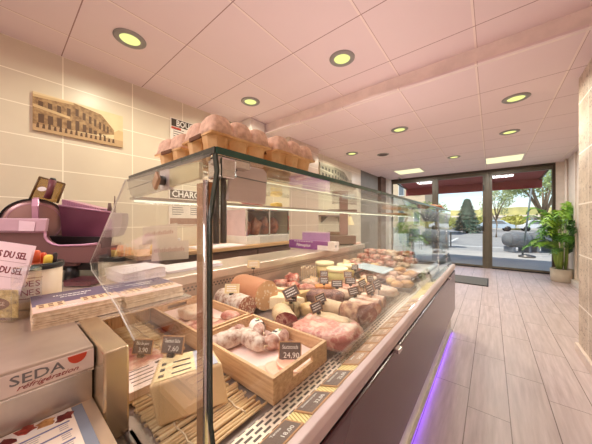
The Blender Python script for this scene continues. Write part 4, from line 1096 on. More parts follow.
# near end: cheese loaf, pate, printed cards
t = thing('cheese_block', 'tall tan block of cheese with a paper label on top, at the corner post', 'cheese', (-.64, .33, ZD + .0125))
z0_, z1_ = ZD + .0125, ZD + .110
cv = [(-.615, .238, z0_), (-.552, .394, z0_), (-.672, .428, z0_), (-.735, .285, z0_), (-.640, .226, z1_ - .004), (-.574, .386, z1_ + .006), (-.680, .420, z1_ + .002), (-.742, .290, z1_)]
mbk = MB().add(cv, [(0, 3, 2, 1), (4, 5, 6, 7), (0, 1, 5, 4), (1, 2, 6, 5), (2, 3, 7, 6), (3, 0, 4, 7)])
mbk.build('block', plain('tan_rind', S(232, 200, 156), .55, 0, S(222, 186, 140), 5, .15), t, bevel=.007, seg=3)
def top(a, b, e): 
    p = Vector(cv[4]).lerp(Vector(cv[5]), a).lerp(Vector(cv[7]).lerp(Vector(cv[6]), a), b); p.z += e; return p
def patch(a0, a1, b0, b1, e, nm, mt):
    vs_ = [top(a, b, e + q) for q in (0, .0012) for a, b in ((a0, b0), (a1, b0), (a1, b1), (a0, b1))]
    MB().add(vs_, [(3, 2, 1, 0), (4, 5, 6, 7), (0, 1, 5, 4), (1, 2, 6, 5), (2, 3, 7, 6), (3, 0, 4, 7)]).build(nm, mt, t)
patch(.06, .62, .06, .97, .0008, 'top_label', plain('label_cream', S(246, 222, 170), .6))
patch(.62, .95, .05, .95, .0008, 'blue_label', plain('label_blue', S(186, 186, 200), .6))
for k in range(3):
    patch(.10, .17, .16 + k * .22, .24 + k * .22, .0022, 'label_bullet', M_ink); patch(.28, .56, .17 + k * .22, .205 + k * .22, .0022, 'label_line', M_ink)
lump('pate_slab', 'pate', 'rough pink slab of pork terrine beside the gold end panel', -.955, .300, (.16, .13, .03), M_pink, R(5), p=5, nz=.05, freq=8, z=ZD + .0125)
t = thing('printed_card', 'white printed card stack lying on the bamboo mat below the terrine', 'card', (-.825, .288, ZD + .0125), R(-3))
MB().box(-.062, .062, -.062, .062, 0, .022).build('stack', plain('card_edges', S(240, 214, 196), .7), t, world=False, bevel=.001)
MB().box(-.062, .062, -.062, .062, .022, .0228).build('card', plain('card_pink', S(250, 226, 218), .6), t, world=False)
ln = MB()
for k in range(5): ln.box(-.045 + k * .02, -.041 + k * .02, -.045, .02 + .006 * (k % 2), .0228, .0234)
for a, b in ((-.05, .045), (-.02, .05), (.03, .04)): ln.box(a, a + .012, b - .008, b + .008, .0228, .0234)
ln.build('card_print', M_ink, t, world=False)

# the counter's main row
roll('salami', 'salami', 'thick salami with white bloom and marbled cut face behind the crates', (-1.27, .835), (-.985, .815), .056, M_rind_w, M_salami)
roll('mortadella', 'mortadella', 'big orange mortadella with a large pale speckled cut face', (-1.29, .985), (-.985, .955), .083, M_morta_r, M_morta, flat=1.0)
roll('cured_ham', 'cured ham', 'cured ham with dark red cut face just behind the near crate', (-.862, .932), (-.738, .842), .050, M_fat, M_ham_red, lumps=.1, flat=.82, tilt=.4)
t = lump('pork_belly', 'pork belly', 'large pink slab of pork belly beside the near crate', -.555, .895, (.262, .232, .062), M_bacon, R(4), p=4.5, nz=.07, freq=4, z=ZD + .006)
MB().blob((-.01, .070, .040), (.19, .07, .028), 2.8, .15, 3, freq=6).build('fat_cap', M_fat, t, world=False, smooth=True)
def tray(label, x, y, w, d, h, mat, rz=0.0, grp='meat trays', nm='tray', z=None):
    t = thing(nm, label, 'tray', (x, y, ZD if z is None else z), rz, grp)
    m = MB(); r = .004
    m.box(-w / 2, w / 2, -d / 2, d / 2, 0, .004)
    for b in ((-w / 2 - r, -w / 2, -d / 2 - r, d / 2 + r), (w / 2, w / 2 + r, -d / 2 - r, d / 2 + r), (-w / 2, w / 2, -d / 2 - r, -d / 2), (-w / 2, w / 2, d / 2, d / 2 + r)): m.box(*b, 0, h)
    m.build('pan', mat, t, world=False)
    q = MB()
    for b in ((-w / 2 - r * 2.5, -w / 2 - r, -d / 2 - r * 2.5, d / 2 + r * 2.5), (w / 2 + r, w / 2 + r * 2.5, -d / 2 - r * 2.5, d / 2 + r * 2.5), (-w / 2 - r, w / 2 + r, -d / 2 - r * 2.5, -d / 2 - r), (-w / 2 - r, w / 2 + r, d / 2 + r, d / 2 + r * 2.5)): q.box(*b, h - .003, h)
    q.build('rim', mat, t, world=False)
    return t
tray('clear plastic tray under the pink slab of pork belly', -.555, .895, .285, .262, .045, M_acryl)
tray('long clear plastic tray under the rolled meats at the front grille', -.60, 1.30, .275, .48, .030, M_acryl)
def in_tray(f): return f
Zt = ZD + .0045
_zd = ZD; ZD = Zt
roll('pale_sausage', 'sausage', 'smooth pale roll lying left of the tied coppa', (-.735, 1.115), (-.60, 1.118), .040, M_fat, M_pinkp)
roll('coppa', 'coppa', 'brownish coppa roll with round mauve cut face behind the pork belly', (-.635, 1.118), (-.472, 1.120), .0495, M_coppa_r, M_coppa) if False else None
roll('coppa', 'coppa', 'brownish coppa roll with round mauve cut face behind the pork belly', (-.598, 1.112), (-.478, 1.116), .0475, M_coppa_r, M_coppa, tilt=1.0)
roll('ham_roll', 'ham', 'first pale ham roll behind the coppa at the front grille', (-.62, 1.225), (-.478, 1.23), .038, M_pinkp, M_pink, 'pale ham rolls', tilt=.8)
roll('ham_roll', 'ham', 'second pale ham roll counting from the coppa along the grille', (-.62, 1.30), (-.474, 1.31), .037, M_pinkp, M_coppa, 'pale ham rolls')
roll('ham_roll', 'ham', 'third pale ham roll counting from the coppa along the grille', (-.62, 1.38), (-.474, 1.39), .036, M_pinkp, M_coppa, 'pale ham rolls')
lump('dried_beef', 'dried beef', 'dark brown block of dried beef in the middle of the display', -.80, 1.27, (.24, .105, .075), M_brownlog, R(24), p=4, nz=.06)
ZD = _zd
tray('shallow clear tray holding wide pale roast slices near the front', -.60, 1.665, .275, .22, .03, M_acryl)
lump('roast_slab', 'roast', 'wide pale roast slab in the shallow clear tray', -.60, 1.635, (.25, .14, .06), M_pinkp, R(6), p=3.4, nz=.12, z=ZD + .0045)
lump('roast_slab', 'roast', 'smaller browned roast slab behind the wide pale one', -.66, 1.735, (.13, .07, .05), M_pink, R(-8), p=3, nz=.12, z=ZD + .0045)
tray('black tray with two golden breaded pieces near the front grille', -.56, 1.92, .22, .19, .025, M_black_tray)
lump('breaded_cutlet', 'cutlet', 'left golden breaded piece in the black tray', -.545, 1.87, (.085, .075, .055), M_bread, .4, 'breaded pieces', z=ZD + .0045)
lump('breaded_cutlet', 'cutlet', 'right golden breaded piece in the black tray, nearer the glass', -.49, 1.95, (.09, .08, .055), M_bread, 1.0, 'breaded pieces', z=ZD + .0045)
lump('breaded_cutlet', 'cutlet', 'paler breaded piece at the rear of the black tray', -.615, 1.96, (.09, .075, .05), M_cheese_d, 2.0, 'breaded pieces', z=ZD + .0045)
# cheeses and cold cuts in the middle
def wedge(label, x, y, L, w, h, rz, mat, rind):
    t = thing('cheese_wedge', label, 'cheese', (x, y, ZD), rz, 'cheese wedges')
    MB().prism([(-L / 2, 0), (L / 2, -w / 2), (L / 2, w / 2)], 'z', 0, h).build('paste', mat, t, world=False, bevel=.004)
    MB().box(L / 2, L / 2 + .004, -w / 2, w / 2, 0, h).build('rind', rind, t, world=False)
wedge('large white cheese wedge behind the cured ham with a slate tag', -.915, 1.06, .20, .12, .072, R(200), M_cheese, M_cheese_d)
wedge('pale triangular cheese wedge left of the dried beef', -.905, 1.185, .14, .10, .075, R(250), M_cheese_d, M_sage)
wedge('thin white cheese wedge behind the white one', -1.02, 1.13, .18, .05, .08, R(185), M_cheese, M_cheese_d)
lump('terrine_slice', 'terrine', 'herb crusted terrine piece next to the cured ham', -.835, .985, (.11, .075, .075), M_sage, R(30), p=3.5)
lump('terrine_slice', 'terrine', 'golden terrine piece in front of the small slate tag', -.765, 1.045, (.08, .07, .065), M_cheese_d, R(10), p=3.5)
tray('long black tray behind the pork belly slab', -.80, 1.165, .10, .05, .016, M_black_tray)
lump('orange_terrine', 'terrine', 'small bright orange terrine brick in the middle of the display', -.935, 1.47, (.13, .07, .055), M_orange, R(30), p=4, nz=.05)
M_list = [M_pink, M_pinkp, M_redm, M_sage, M_cheese_d, M_bacon]
mid = [(-1.16, 1.115, .13, .10, .07, M_pink, 'rosy ham knuckle right of the big mortadella'),
       (-1.07, 1.225, .15, .10, .06, M_pinkp, 'pale boiled ham piece behind a slate tag, right of the ham knuckle'),
       (-1.25, 1.22, .12, .10, .06, M_sage, 'herb coated sausage piece at the rear wall beyond the mortadella'),
       (-1.27, 1.37, .12, .10, .055, M_pink, 'small rosy meat piece by the rear wall, second beyond the mortadella'),
       (-1.14, 1.37, .11, .10, .06, M_redm, 'reddish cured piece between the rear wall and the orange terrine'),
       (-1.02, 1.39, .12, .09, .055, M_pink, 'pink fillet piece just left of the orange terrine brick'),
       (-1.27, 1.52, .11, .09, .075, M_redm, 'mottled red cured end near the clear plastic box'),
       (-1.10, 1.53, .14, .10, .055, M_pinkp, 'pale cold cut piece in front of the clear plastic box'),
       (-.93, 1.58, .16, .10, .045, M_pinkp, 'flat pale cold cut behind the orange terrine brick'),
       (-.78, 1.43, .16, .11, .05, M_pinkp, 'pale roast piece right behind the dried beef block'),
       (-.82, 1.60, .15, .11, .045, M_pink, 'rosy flat roast under two slate tags'),
       (-.84, 1.74, .15, .11, .05, M_pinkp, 'creamy roast piece near the pale tubs'),
       (-.76, 1.83, .12, .09, .05, M_cheese_d, 'golden brown roast piece behind the shallow clear tray'),
       (-.80, 1.97, .13, .1, .045, M_pinkp, 'pale round cut behind the black breaded tray')]
for k, (x, y, w, d, h, mt, lb) in enumerate(mid):
    lump('cold_cut', 'cold cut', lb, x, y, (w, d, h), mt, random.uniform(-.6, .6), 'cold cuts in the middle of the case', p=2.8, nz=.16)
# tubs and box
def tub(label, x, y, r, h, fill):
    t = thing('tub', label, 'tub', (x, y, ZD), 0, 'pale tubs')
    MB().lathe([(.001, 0), (r * .86, 0), (r * .96, h * .82), (r * .9, h * .82), (r * .82, .004), (.001, .004)], 28, (x, y, ZD)).build('body', fill, t, smooth=True)
    MB().lathe([(.001, h), (r * 1.0, h), (r * 1.04, h * .97), (r * 1.04, h * .80), (r * .99, h * .80), (r * .99, h * .95), (.001, h * .95)], 28, (x, y, ZD)).build('lid', plain('tub_lid', S(250, 236, 190), .4), t, smooth=True)
tub('front pale green tub with cream lid in the row of tubs', -.985, 1.755, .085, .125, plain('tub_green', S(214, 206, 140), .35))
tub('yellowish tub right behind the pale green tub', -1.02, 1.98, .080, .120, plain('tub_yellow', S(240, 220, 150), .35))
tub('tall cream tub at the rear left of the row of tubs', -1.185, 1.88, .082, .135, plain('tub_cream', S(236, 210, 150), .35))
t = thing('plastic_box', 'clear plastic box of pale slices leaning by the rear wall', 'box', (-1.22, 1.68, ZD), R(35))
MB().box(-.075, .075, -.035, .035, 0, .125).build('box', M_acryl, t, world=False)
mm = MB()
for k in range(9): mm.box(-.066 + k * .0148, -.057 + k * .0148, -.028, .028, .004, .105 + .008 * (k % 3))
mm.build('pale_slices', plain('slice_cream', S(232, 206, 168), .5), t, world=False)
# far half: trays with meat
t = thing('butcher_paper', 'pale blue white sheet of butcher paper over a far tray', 'paper', (-.80, 2.16, ZD + .06))
g = MB(); n_ = 10; vs = []; fs = []
for j in range(n_ + 1):
    for i in range(n_ + 1):
        a, b = i / n_, j / n_
        vs.append((-.99 + a * .30, 2.03 + b * .27, ZD + .068 + .012 * noise.noise(Vector((a * 3, b * 3, 2))) + .025 * (1 - a)))
for j in range(n_):
    for i in range(n_): fs.append((j * (n_ + 1) + i, j * (n_ + 1) + i + 1, (j + 1) * (n_ + 1) + i + 1, (j + 1) * (n_ + 1) + i))
g.add(vs, fs); g.build('sheet', plain('blue_white_paper', S(158, 174, 184), .5), t, smooth=True)
M_dtray = plain('grey_brown_tray', S(112, 88, 82), .4)
far = [(-1.12, 2.20, .24, .26, M_redm, 'orange red sliced sausage', 'black tray behind the pale tubs'),
       (-.62, 2.13, .22, .17, M_pinkp, 'pale cutlets', 'tray next to the butcher paper at the front'),
       (-.82, 2.16, .26, .24, M_pink, 'rosy chops', 'tray under the butcher paper'),
       (-.62, 2.36, .24, .22, M_bread, 'golden cutlets', 'front tray before the glass divider'),
       (-.90, 2.43, .22, .20, M_cheese_d, 'golden roast pieces', 'middle tray before the glass divider'),
       (-1.18, 2.47, .24, .22, M_pink, 'pink ground meat lumps', 'rear tray before the glass divider')]
for x, y, w, d, mt, what, where in far:
    tray('%s holding %s' % (where, what), x, y, w, d, .022, M_dtray)
    for k in range(4):
        a, b = (k % 2 - .5) * w * .46, (k // 2 - .5) * d * .46
        pos_ = ('near left', 'near right', 'far left', 'far right')[k]
        lump('meat_piece', 'meat', '%s, %s one in the %s' % (what.rstrip('s'), pos_, where), x + a, y + b, (w * .42, d * .42, .04 + .012 * ((k * 7) % 3)), mt, random.uniform(-.3, .3), 'meat pieces in the far trays', p=2.8, nz=.15, z=ZD + .0045)
# heap of red packed sausages at the far rear
for k in range(14):
    row, cix = divmod(k, 5)
    x = -1.27 + cix * .135 + row * .05; y = 2.72 + .10 * row + .05 * (cix % 2); z = ZD + row * .052
    lump('sausage_pack', 'sausage', '%s red sausage pack from the rear wall, %s of the far heap' % (('first', 'second', 'third', 'fourth', 'fifth')[cix], ('bottom row', 'middle row', 'top row')[row]),
         x, y, (.122, .132, .058), M_redm if (k * 3) % 4 else M_pinkp, random.uniform(-.5, .5), 'sausage packs in the far heap', p=3.4, nz=.28, z=z, freq=4)
t = thing('far_platter', 'empty white platter behind the far glass divider', 'platter', (-.62, 2.84, ZD))
MB().box(-.14, .14, -.25, .25, 0, .012).build('plate', plain('platter_white', S(226, 222, 218), .3), t, world=False, bevel=.004)

# ================================================================== PRICE TAGS
def price_tag(label, x, y, z, w, h, rz, tilt=R(-14), line='', price='', cream=False, roll_=0.0, stick=.0, name='price_tag', grp='standing price tags'):
    t = thing(name, label, 'price tag', (x, y, z), rz, grp)
    Mx = Matrix.Translation((0, 0, stick)) @ Matrix.Rotation(tilt, 4, 'X') @ Matrix.Rotation(roll_, 4, 'Y')
    fr = MB().box(-w / 2, w / 2, 0, .003, .006, h + .006, Mx); fr.build('frame', M_cardcream if cream else M_frame, t, world=False)
    b = w * .045
    MB().box(-w / 2 + b, w / 2 - b, -.0012, .0, .006 + b, h + .006 - b, Mx).build('board', plain('cream_board', S(226, 200, 150), .6) if cream else M_slate, t, world=False)
    MB().box(-w * .14, w * .14, -.006, .009, 0, .010, Matrix.Translation((0, 0, stick - .001 if stick else 0))).build('clip', M_black, t, world=False)
    if stick: MB().tube([(0, .002, 0), (0, .002, stick + .004)], .0018, 6).build('stem', M_black, t, world=False)
    xd = Mx.to_3x3() @ Vector((1, 0, 0)); yd = Mx.to_3x3() @ Vector((0, 0, 1))
    ik = M_inkwhite
    if line: text('product_name', line, h * .30, ik, t, Mx @ Vector((0, -.0014, .006 + h * .72)), xd, yd, world=False, shear=.15, sx=min(1, w * .86 / (len(line) * h * .30 * .54)))
    if price: text('price', price, h * .40, ik, t, Mx @ Vector((w * .06, -.0014, .006 + h * .30)), xd, yd, world=False)
    if not line:
        m = MB(); rt_ = random.Random(int(x * 1000))
        for q in range(3):
            a = -w * .34
            while a < w * .30:
                c = w * (.05 + rt_.random() * .07); m.box(a, a + c, -.0017, -.0012, .006 + h * (.70 - q * .23), .006 + h * (.79 - q * .23), Mx); a += c + w * .02
        m.build('white_print', ik, t, world=False)
    return t
price_tag('dark slate price tag reading 24.90 standing inside the near crate', -.527, .618, ZD + .026, .078, .062, YAW - R(2), line='Saucissonade', price='24,90')
price_tag('dark slate tag with 7.60 leaning on the tan cheese block', -.722, .315, ZD + .112, .068, .050, YAW - R(6), line='Saucisson Sèche', price='7,60')
price_tag('dark slate tag with 3.90 standing on the pork terrine slab', -.925, .305, ZD + .044, .072, .050, YAW - R(4), line='Filet de porc', price='3,90')
price_tag('cream price tag standing on the white bloom salami', -1.10, .80, ZD + .104, .080, .052, YAW, cream=True, grp='cream price tags')
price_tag('cream price tag standing behind the big mortadella against the rear wall', -1.285, 1.115, ZD, .082, .052, YAW, cream=True, stick=.175, grp='cream price tags')
price_tag('tilted slate tag on a stem in front of the large white cheese wedge', -.775, .940, ZD, .082, .056, YAW, roll_=R(-26), stick=.115)
tg = [(291, 302, 'slate tag on the pale boiled ham right of the mortadella', 1.50), (318.5, 312, 'small slate tag left of the dried beef block', 1.33),
      (322.5, 303, 'slate tag behind the left end of the dried beef block', 1.45),
      (324, 284, 'slate tag in front of the clear plastic box', 1.90), (337, 287.5, 'slate tag just left of and below the pale green tub', 1.80),
      (350.5, 284.5, 'wide slate tag right of the pale green tub', 1.84), (355, 295.5, 'slate tag above the right end of the dried beef block', 1.58),
      (364, 287, 'slate tag right of the wide one by the tubs', 1.78), (372, 294, 'tall turned slate tag in the middle of the pale roasts', 1.56),
      (379, 288.5, 'turned slate tag closest to the breaded pieces', 1.72), (324, 277, 'slate tag half hidden behind the plastic box tag', 2.1),
      (348, 278, 'slate tag sticking up behind the wide one', 2.12), (371, 282, 'small far slate tag below the butcher paper', 1.95), (355, 270, 'small slate tag behind the yellowish tub', 2.3)]
for k, (u, v, lb, d) in enumerate(tg):
    d = min(d, 241 * .422 / (v - 221.5))
    l_ = (u - 296) / 241 * d; x = l_ * CS - d * SN; y = l_ * SN + d * CS; z = 1.2 + (221.5 - v) * d / 241
    turn = YAW + (R(25) if k in (1, 2, 7, 8, 9, 12) else R(-4))
    price_tag(lb, x, y, ZD, .074 if k in (4, 5) else .062, .048 if k not in (8, 9) else .058, turn, stick=max(.012, z - ZD - .006), roll_=R(-14) if k in (1, 2, 6, 7, 8, 9) else 0)
for u, v, lb, d in ((313, 283, 'cream tag among the rosy pieces at the rear wall', 1.85), (346, 265, 'cream tag stuck upright behind the tubs', 2.2)):
    l_ = (u - 296) / 241 * d; x = l_ * CS - d * SN; y = l_ * SN + d * CS; z = 1.2 + (221.5 - v) * d / 241
    price_tag(lb, x, y, ZD, .062, .048, YAW, stick=max(.012, z - ZD - .006), cream=True, roll_=R(12), grp='cream price tags')
# row of price cards lying on the yellow striped strip
cards = [(.404, 'Terrine', '18,00'), (.536, 'Saucisson pur porc', '32,00'), (.662, 'Saucisson sec', '22,00'), (.800, 'Jambon', '24,50'), (.893, '', ''), (.975, '', ''), (1.060, '', ''), (1.148, '', ''), (1.226, '', ''), (1.309, '', ''), (1.40, '', ''), (1.50, '', ''), (1.61, '', '')]
ordn = ['first', 'second', 'third', 'fourth', 'fifth', 'sixth', 'seventh', 'eighth', 'ninth', 'tenth', 'eleventh', 'twelfth', 'thirteenth']
ang = math.atan2(.024, .067)
for k, (y, a, b) in enumerate(cards):
    t = thing('price_card', '%s framed price card lying on the yellow strip, counted from the near post' % ordn[k], 'price tag', (-.3715, y, .7125), 0, 'price cards on the yellow strip')
    Mx = Matrix.Rotation(-ang, 4, 'Y')
    w, d = .064, (.098 if k < 4 else .076)
    MB().box(-w / 2, w / 2, -d / 2, d / 2, 0, .003, Mx).build('frame', M_frame, t, world=False)
    bcol = M_slate if k < 3 else plain('faded_slate', S(176, 142, 118), .6)
    MB().box(-w / 2 + .005, w / 2 - .005, -d / 2 + .005, d / 2 - .005, .003, .0036, Mx).build('board', plain('card_slate', S(116, 96, 88), .6) if k < 3 else bcol, t, world=False)
    xd = Mx.to_3x3() @ Vector((0, 1, 0)); yd = Mx.to_3x3() @ Vector((-1, 0, 0))
    if a:
        text('product_name', a, .0125 if len(a) < 14 else .0105, M_inkwhite, t, Mx @ Vector((-.016, 0, .0037)), xd, yd, world=False, sx=.85)
        text('price', b, .019, M_inkwhite, t, Mx @ Vector((.012, .012, .0037)), xd, yd, world=False)
    else:
        m = MB(); m.box(-.018, -.010, -.025, .02, .0036, .0041, Mx); m.box(.006, .018, -.008, .024, .0036, .0041, Mx)
        m.build('white_print', plain('faded_ink', S(214, 186, 162), .7), t, world=False)
# ================================================================== AISLE
t = thing('door_mat', 'dark grey entrance mat on the tiles in front of the glass door', 'mat', (-.62, 6.05, 0))
MB().box(-1.18, -.06, 5.68, 6.42, 0, .016).build('carpet', plain('mat_grey', S(108, 106, 104), .95, 0, S(88, 86, 86), 60, .4), t)
m = MB()
for b in ((-1.2, -.04, 5.66, 5.68), (-1.2, -.04, 6.42, 6.44), (-1.2, -1.18, 5.68, 6.42), (-.06, -.04, 5.68, 6.42)): m.box(*b, 0, .012)
m.build('rubber_edge', M_black, t)
pl = thing('potted_palm', 'bushy green palm in a beige pot beside the right window bay', 'plant', (1.09, 7.08, 0))
MB().lathe([(.001, 0), (.135, 0), (.152, .02), (.162, .26), (.150, .26), (.145, .235), (.001, .235)], 36, (1.09, 7.08, 0)).build('pot', plain('pot_beige', S(196, 182, 166), .6), pl, smooth=True)
MB().lathe([(.001, .245), (.146, .238)], 24, (1.09, 7.08, 0)).build('soil', plain('soil', S(70, 52, 40), .9), pl)
M_leafs = [plain('palm_green_%d' % k, c, .5, 0, c2, 5) for k, (c, c2) in enumerate(((S(96, 150, 44), S(60, 112, 30)), (S(148, 186, 60), S(104, 150, 46)), (S(62, 108, 36), S(40, 80, 26))))]
M_stem = plain('palm_stem', S(150, 176, 84), .5)
rp = random.Random(11)
for k in range(50):
    a = rp.random() * 2 * PI; b = rp.random()
    bx, by = 1.09 + .06 * math.cos(a), 7.08 + .06 * math.sin(a)
    ht = .45 + .85 * rp.random(); sp_ = (.06 + .20 * rp.random())
    az = a + rp.uniform(-.5, .5)
    if math.cos(az) > .55: sp_ *= .5
    L = .34 + .2 * rp.random()
    if k < 6: az = R(195 + k * 12); ht = .5 + k * .11; sp_ = .22; L = .5
    p0 = Vector((bx, by, .24)); d = Vector((math.cos(az), math.sin(az), 0))
    p1 = p0 + Vector((0, 0, ht * .75)) + d * sp_ * .35
    pts = []
    for i in range(9):
        q = i / 8
        pts.append(p1 + d * (L * q * .8 + sp_ * .2 * q) + Vector((0, 0, ht * .35 * math.sin(q * 2.0) - .12 * q * q)))
    for p_ in pts:
        p_.x = min(p_.x, 1.235); p_.y = min(p_.y, 7.8)
    MB().tube([p0, (p0 + p1) / 2 + d * .01, p1], [.009, .007, .005], 6).build('stem', M_stem, pl, smooth=True)
    m = MB()
    for i in range(1, 9):
        c = pts[i]; tg_ = (pts[i] - pts[i - 1]).normalized(); sd_ = tg_.cross(Vector((0, 0, 1)))
        if sd_.length < .1: sd_ = Vector((-d.y, d.x, 0))
        sd_.normalize()
        for s_ in (-1, 1):
            for h_ in (0, .33, .67):
                c2 = c - tg_ * (h_ * L / 9)
                ln_ = L * .36 * (1 - abs(i / 8 - .5) * .9)
                e_ = c2 + sd_ * s_ * ln_ * .72 + tg_ * ln_ * .65 - Vector((0, 0, ln_ * .30))
                e_.x = min(e_.x, 1.24); e_.y = min(e_.y, 7.82)
                w_ = tg_ * .0085
                md = (c2 + e_) / 2 + Vector((0, 0, .012))
                m.add([c2 - w_ * .6, c2 + w_ * .6, md + w_, e_, md - w_], [(0, 1, 2, 4), (4, 2, 3)])
    m.tube(pts, [.005 - .0004 * i for i in range(9)], 5)
    m.build('frond', M_leafs[k % 3], pl)

# ================================================================== STREET OUTSIDE
struct('street_ground', MB().box(-60, 60, 8.1, 70, -.12, -.02), plain('asphalt', S(158, 156, 152), .85, 0, S(144, 143, 141), .6))
struct('pavement', MB().box(-60, 60, 8.1, 12.2, -.02, 0.0), plain('pavement_grey', S(180, 176, 168), .85, 0, S(166, 163, 157), .8))
k_ = MB()
for k in range(7): k_.box(-12 + k * 5, -11.85 + k * 5, 17, 21.5, -.02, -.015)
k_.box(-40, 40, 14.6, 14.75, -.02, -.015)
struct('road_lines', k_, plain('road_white', S(226, 226, 222), .8))
hm = MB(); vs = []; fs = []
for i in range(41):
    x = -260 + i * 13
    h = 9.5 + 3.5 * noise.noise(Vector((i * .35, 0, 0))) + 1.2 * noise.noise(Vector((i * 1.3, 5, 0)))
    vs += [(x, 190, -1), (x, 205, h), (x, 260, h * .8)]
for i in range(40):
    for j in range(2): fs.append((i * 3 + j, (i + 1) * 3 + j, (i + 1) * 3 + j + 1, i * 3 + j + 1))
struct('hills', hm.add(vs, fs), plain('hill_green', S(190, 178, 110), .9, 0, S(150, 146, 92), .12))
struct('land', MB().box(-300, 300, 70, 262, -.5, -.05), plain('field', S(176, 170, 120), .9, 0, S(150, 150, 100), .1))
# awning: fabric roof over the shop window, sloping down to the street
aw = thing('awning', 'dark red fabric awning stretched out above the shop windows', 'awning', (-.6, 8.6, 2.3))
MB().add([(-2.45, 8.12, 2.60), (1.16, 8.12, 2.60), (1.10, 9.5, 2.40), (-2.45, 9.5, 2.40), (-2.45, 8.12, 2.59), (1.16, 8.12, 2.59), (1.10, 9.5, 2.39), (-2.45, 9.5, 2.39)],
         [(0, 1, 2, 3), (7, 6, 5, 4), (0, 4, 5, 1), (1, 5, 6, 2), (2, 6, 7, 3), (3, 7, 4, 0)]).build('fabric', plain('awning_red', S(150, 62, 62), .8, 0, S(134, 52, 54), 3), aw)
MB().box(-2.45, 1.10, 9.49, 9.505, 2.14, 2.40).build('valance', plain('valance_red', S(158, 66, 64), .8), aw)
for x in (-2.40, 1.06):
    MB().tube([(x, 8.12, 2.45), (x, 8.8, 2.40), (x, 9.48, 2.38)], .02, 8).build('arm', M_bronze_d, aw, smooth=True)
MB().box(-2.5, 1.4, 8.1, 8.24, 2.44, 2.62).build('cassette', plain('cassette_beige', S(190, 180, 160), .5), aw)
# leaning pole with base
t = thing('parasol_pole', 'thin grey pole leaning on a heavy base outside the right window', 'pole', (.86, 11.14, 0))
MB().lathe([(.001, 0), (.22, 0), (.22, .06), (.05, .10), (.001, .10)], 24, (.93, 11.15, 0)).build('base', M_steel_d, t, smooth=True)
MB().tube([(.82, 11.12, .05), (1.10, 11.30, 2.75)], .026, 10).build('shaft', plain('pole_grey', S(112, 122, 124), .5, .2), t, smooth=True)
# two big grey barrels lying on low stands
def barrel(label, x, y, rz, dark):
    t = thing('barrel', label, 'barrel', (x, y, 0), rz, 'grey barrels')
    pr = []
    for i in range(11):
        q = i / 10; pr.append((.25 + .05 * math.sin(q * PI), (q - .5) * .80))
    Mx = Matrix.Translation((0, 0, .48)) @ Matrix.Rotation(R(90), 4, 'Y')
    mt = wood('barrel_wood', S(132, 136, 138), S(80, 84, 88), (1, 26, 26), .9)
    MB().lathe(pr, 28, M=Mx, close=True).build('staves', mt, t, world=False, smooth=True)
    for q in (.06, .3, .7, .94):
        r = .252 + .05 * math.sin(q * PI)
        MB().lathe([(r, (q - .5) * .80 - .008), (r + .004, (q - .5) * .80 - .007), (r + .004, (q - .5) * .80 + .007), (r, (q - .5) * .80 + .008)], 28, M=Mx).build('hoop', M_steel_d, t, world=False, smooth=True)
    for sx_ in (-.28, .28): MB().box(sx_ - .04, sx_ + .04, -.25, .25, 0, .20).build('cradle', plain('cradle_grey', S(110, 116, 122), .7), t, world=False)
barrel('grey wooden barrel lying outside, left of the leaning pole', .80, 13.0, YAW - R(4), 0)
barrel('second grey barrel lying outside behind the leaning pole, towards the palm', 1.52, 13.52, YAW - R(4), 1)
# trees
def leaves(mb, c, rad, n_, size, rnd, hollow=.5):
    for _ in range(n_):
        v = Vector((rnd.gauss(0, 1), rnd.gauss(0, 1), rnd.gauss(0, 1))).normalized() * (hollow + (1 - hollow) * rnd.random() ** .5)
        p = Vector(c) + Vector((v.x * rad[0], v.y * rad[1], v.z * rad[2]))
        a = Vector((rnd.gauss(0, 1), rnd.gauss(0, 1), rnd.gauss(0, 1))).normalized(); b = a.orthogonal().normalized()
        s_ = size * (.6 + .8 * rnd.random()); d_ = a.cross(b) * s_ * .45
        mb.add([p - b * s_, p + d_, p + b * s_, p - d_], [(0, 1, 2, 3)])
    return mb
def branchy(name, label, x, y, trunk_h, r, crown, green, n_, size, seed, bark=None, cat='tree'):
    rnd = random.Random(seed)
    t = thing(name, label, cat, (x, y, -.02))
    bm_ = MB().tube([(x, y, -.02), (x + .05, y, trunk_h * .6), (x, y, trunk_h)], [r, r * .75, r * .6], 10)
    lv = MB()
    for k in range(9):
        a = k * 2.4 + seed; rr_ = crown[0] * (.55 + .4 * rnd.random()); zz = trunk_h + crown[1] * (.15 + .8 * rnd.random())
        e = Vector((x + rr_ * math.cos(a), y + rr_ * math.sin(a), zz)); s0 = Vector((x, y, trunk_h * (.75 + .25 * rnd.random())))
        bm_.tube([s0, (s0 + e) / 2 + Vector((0, 0, .12 * crown[1])), e], [r * .45, r * .3, r * .1], 7)
        leaves(lv, e, (crown[0] * .45, crown[0] * .45, crown[1] * .28), n_ // 9, size, rnd, .1)
    bm_.build('trunk', bark or plain('bark', S(126, 108, 88), .9), t, smooth=True)
    lv.build('foliage', green, t)
def leafmat(nm, a, b): return plain(nm, a, .8, 0, b, 1.2)
branchy('plane_tree', 'large tree with thick forked trunk beyond the barrels', 2.56, 21.6, 1.75, .17, (1.75, 2.9), leafmat('plane_leaf', S(186, 198, 140), S(146, 168, 106)), 3600, .10, 3)
branchy('young_tree', 'young thin tree with sparse crown left of the leaning pole', .30, 24.2, 1.5, .065, (1.05, 2.2), leafmat('young_leaf', S(196, 204, 156), S(166, 182, 126)), 1500, .08, 5)
branchy('street_tree', 'leafy street tree seen through the glass case at the left bay', -3.0, 16.2, 1.4, .10, (.9, .9), leafmat('left_leaf', S(178, 186, 110), S(140, 150, 84)), 600, .08, 8)
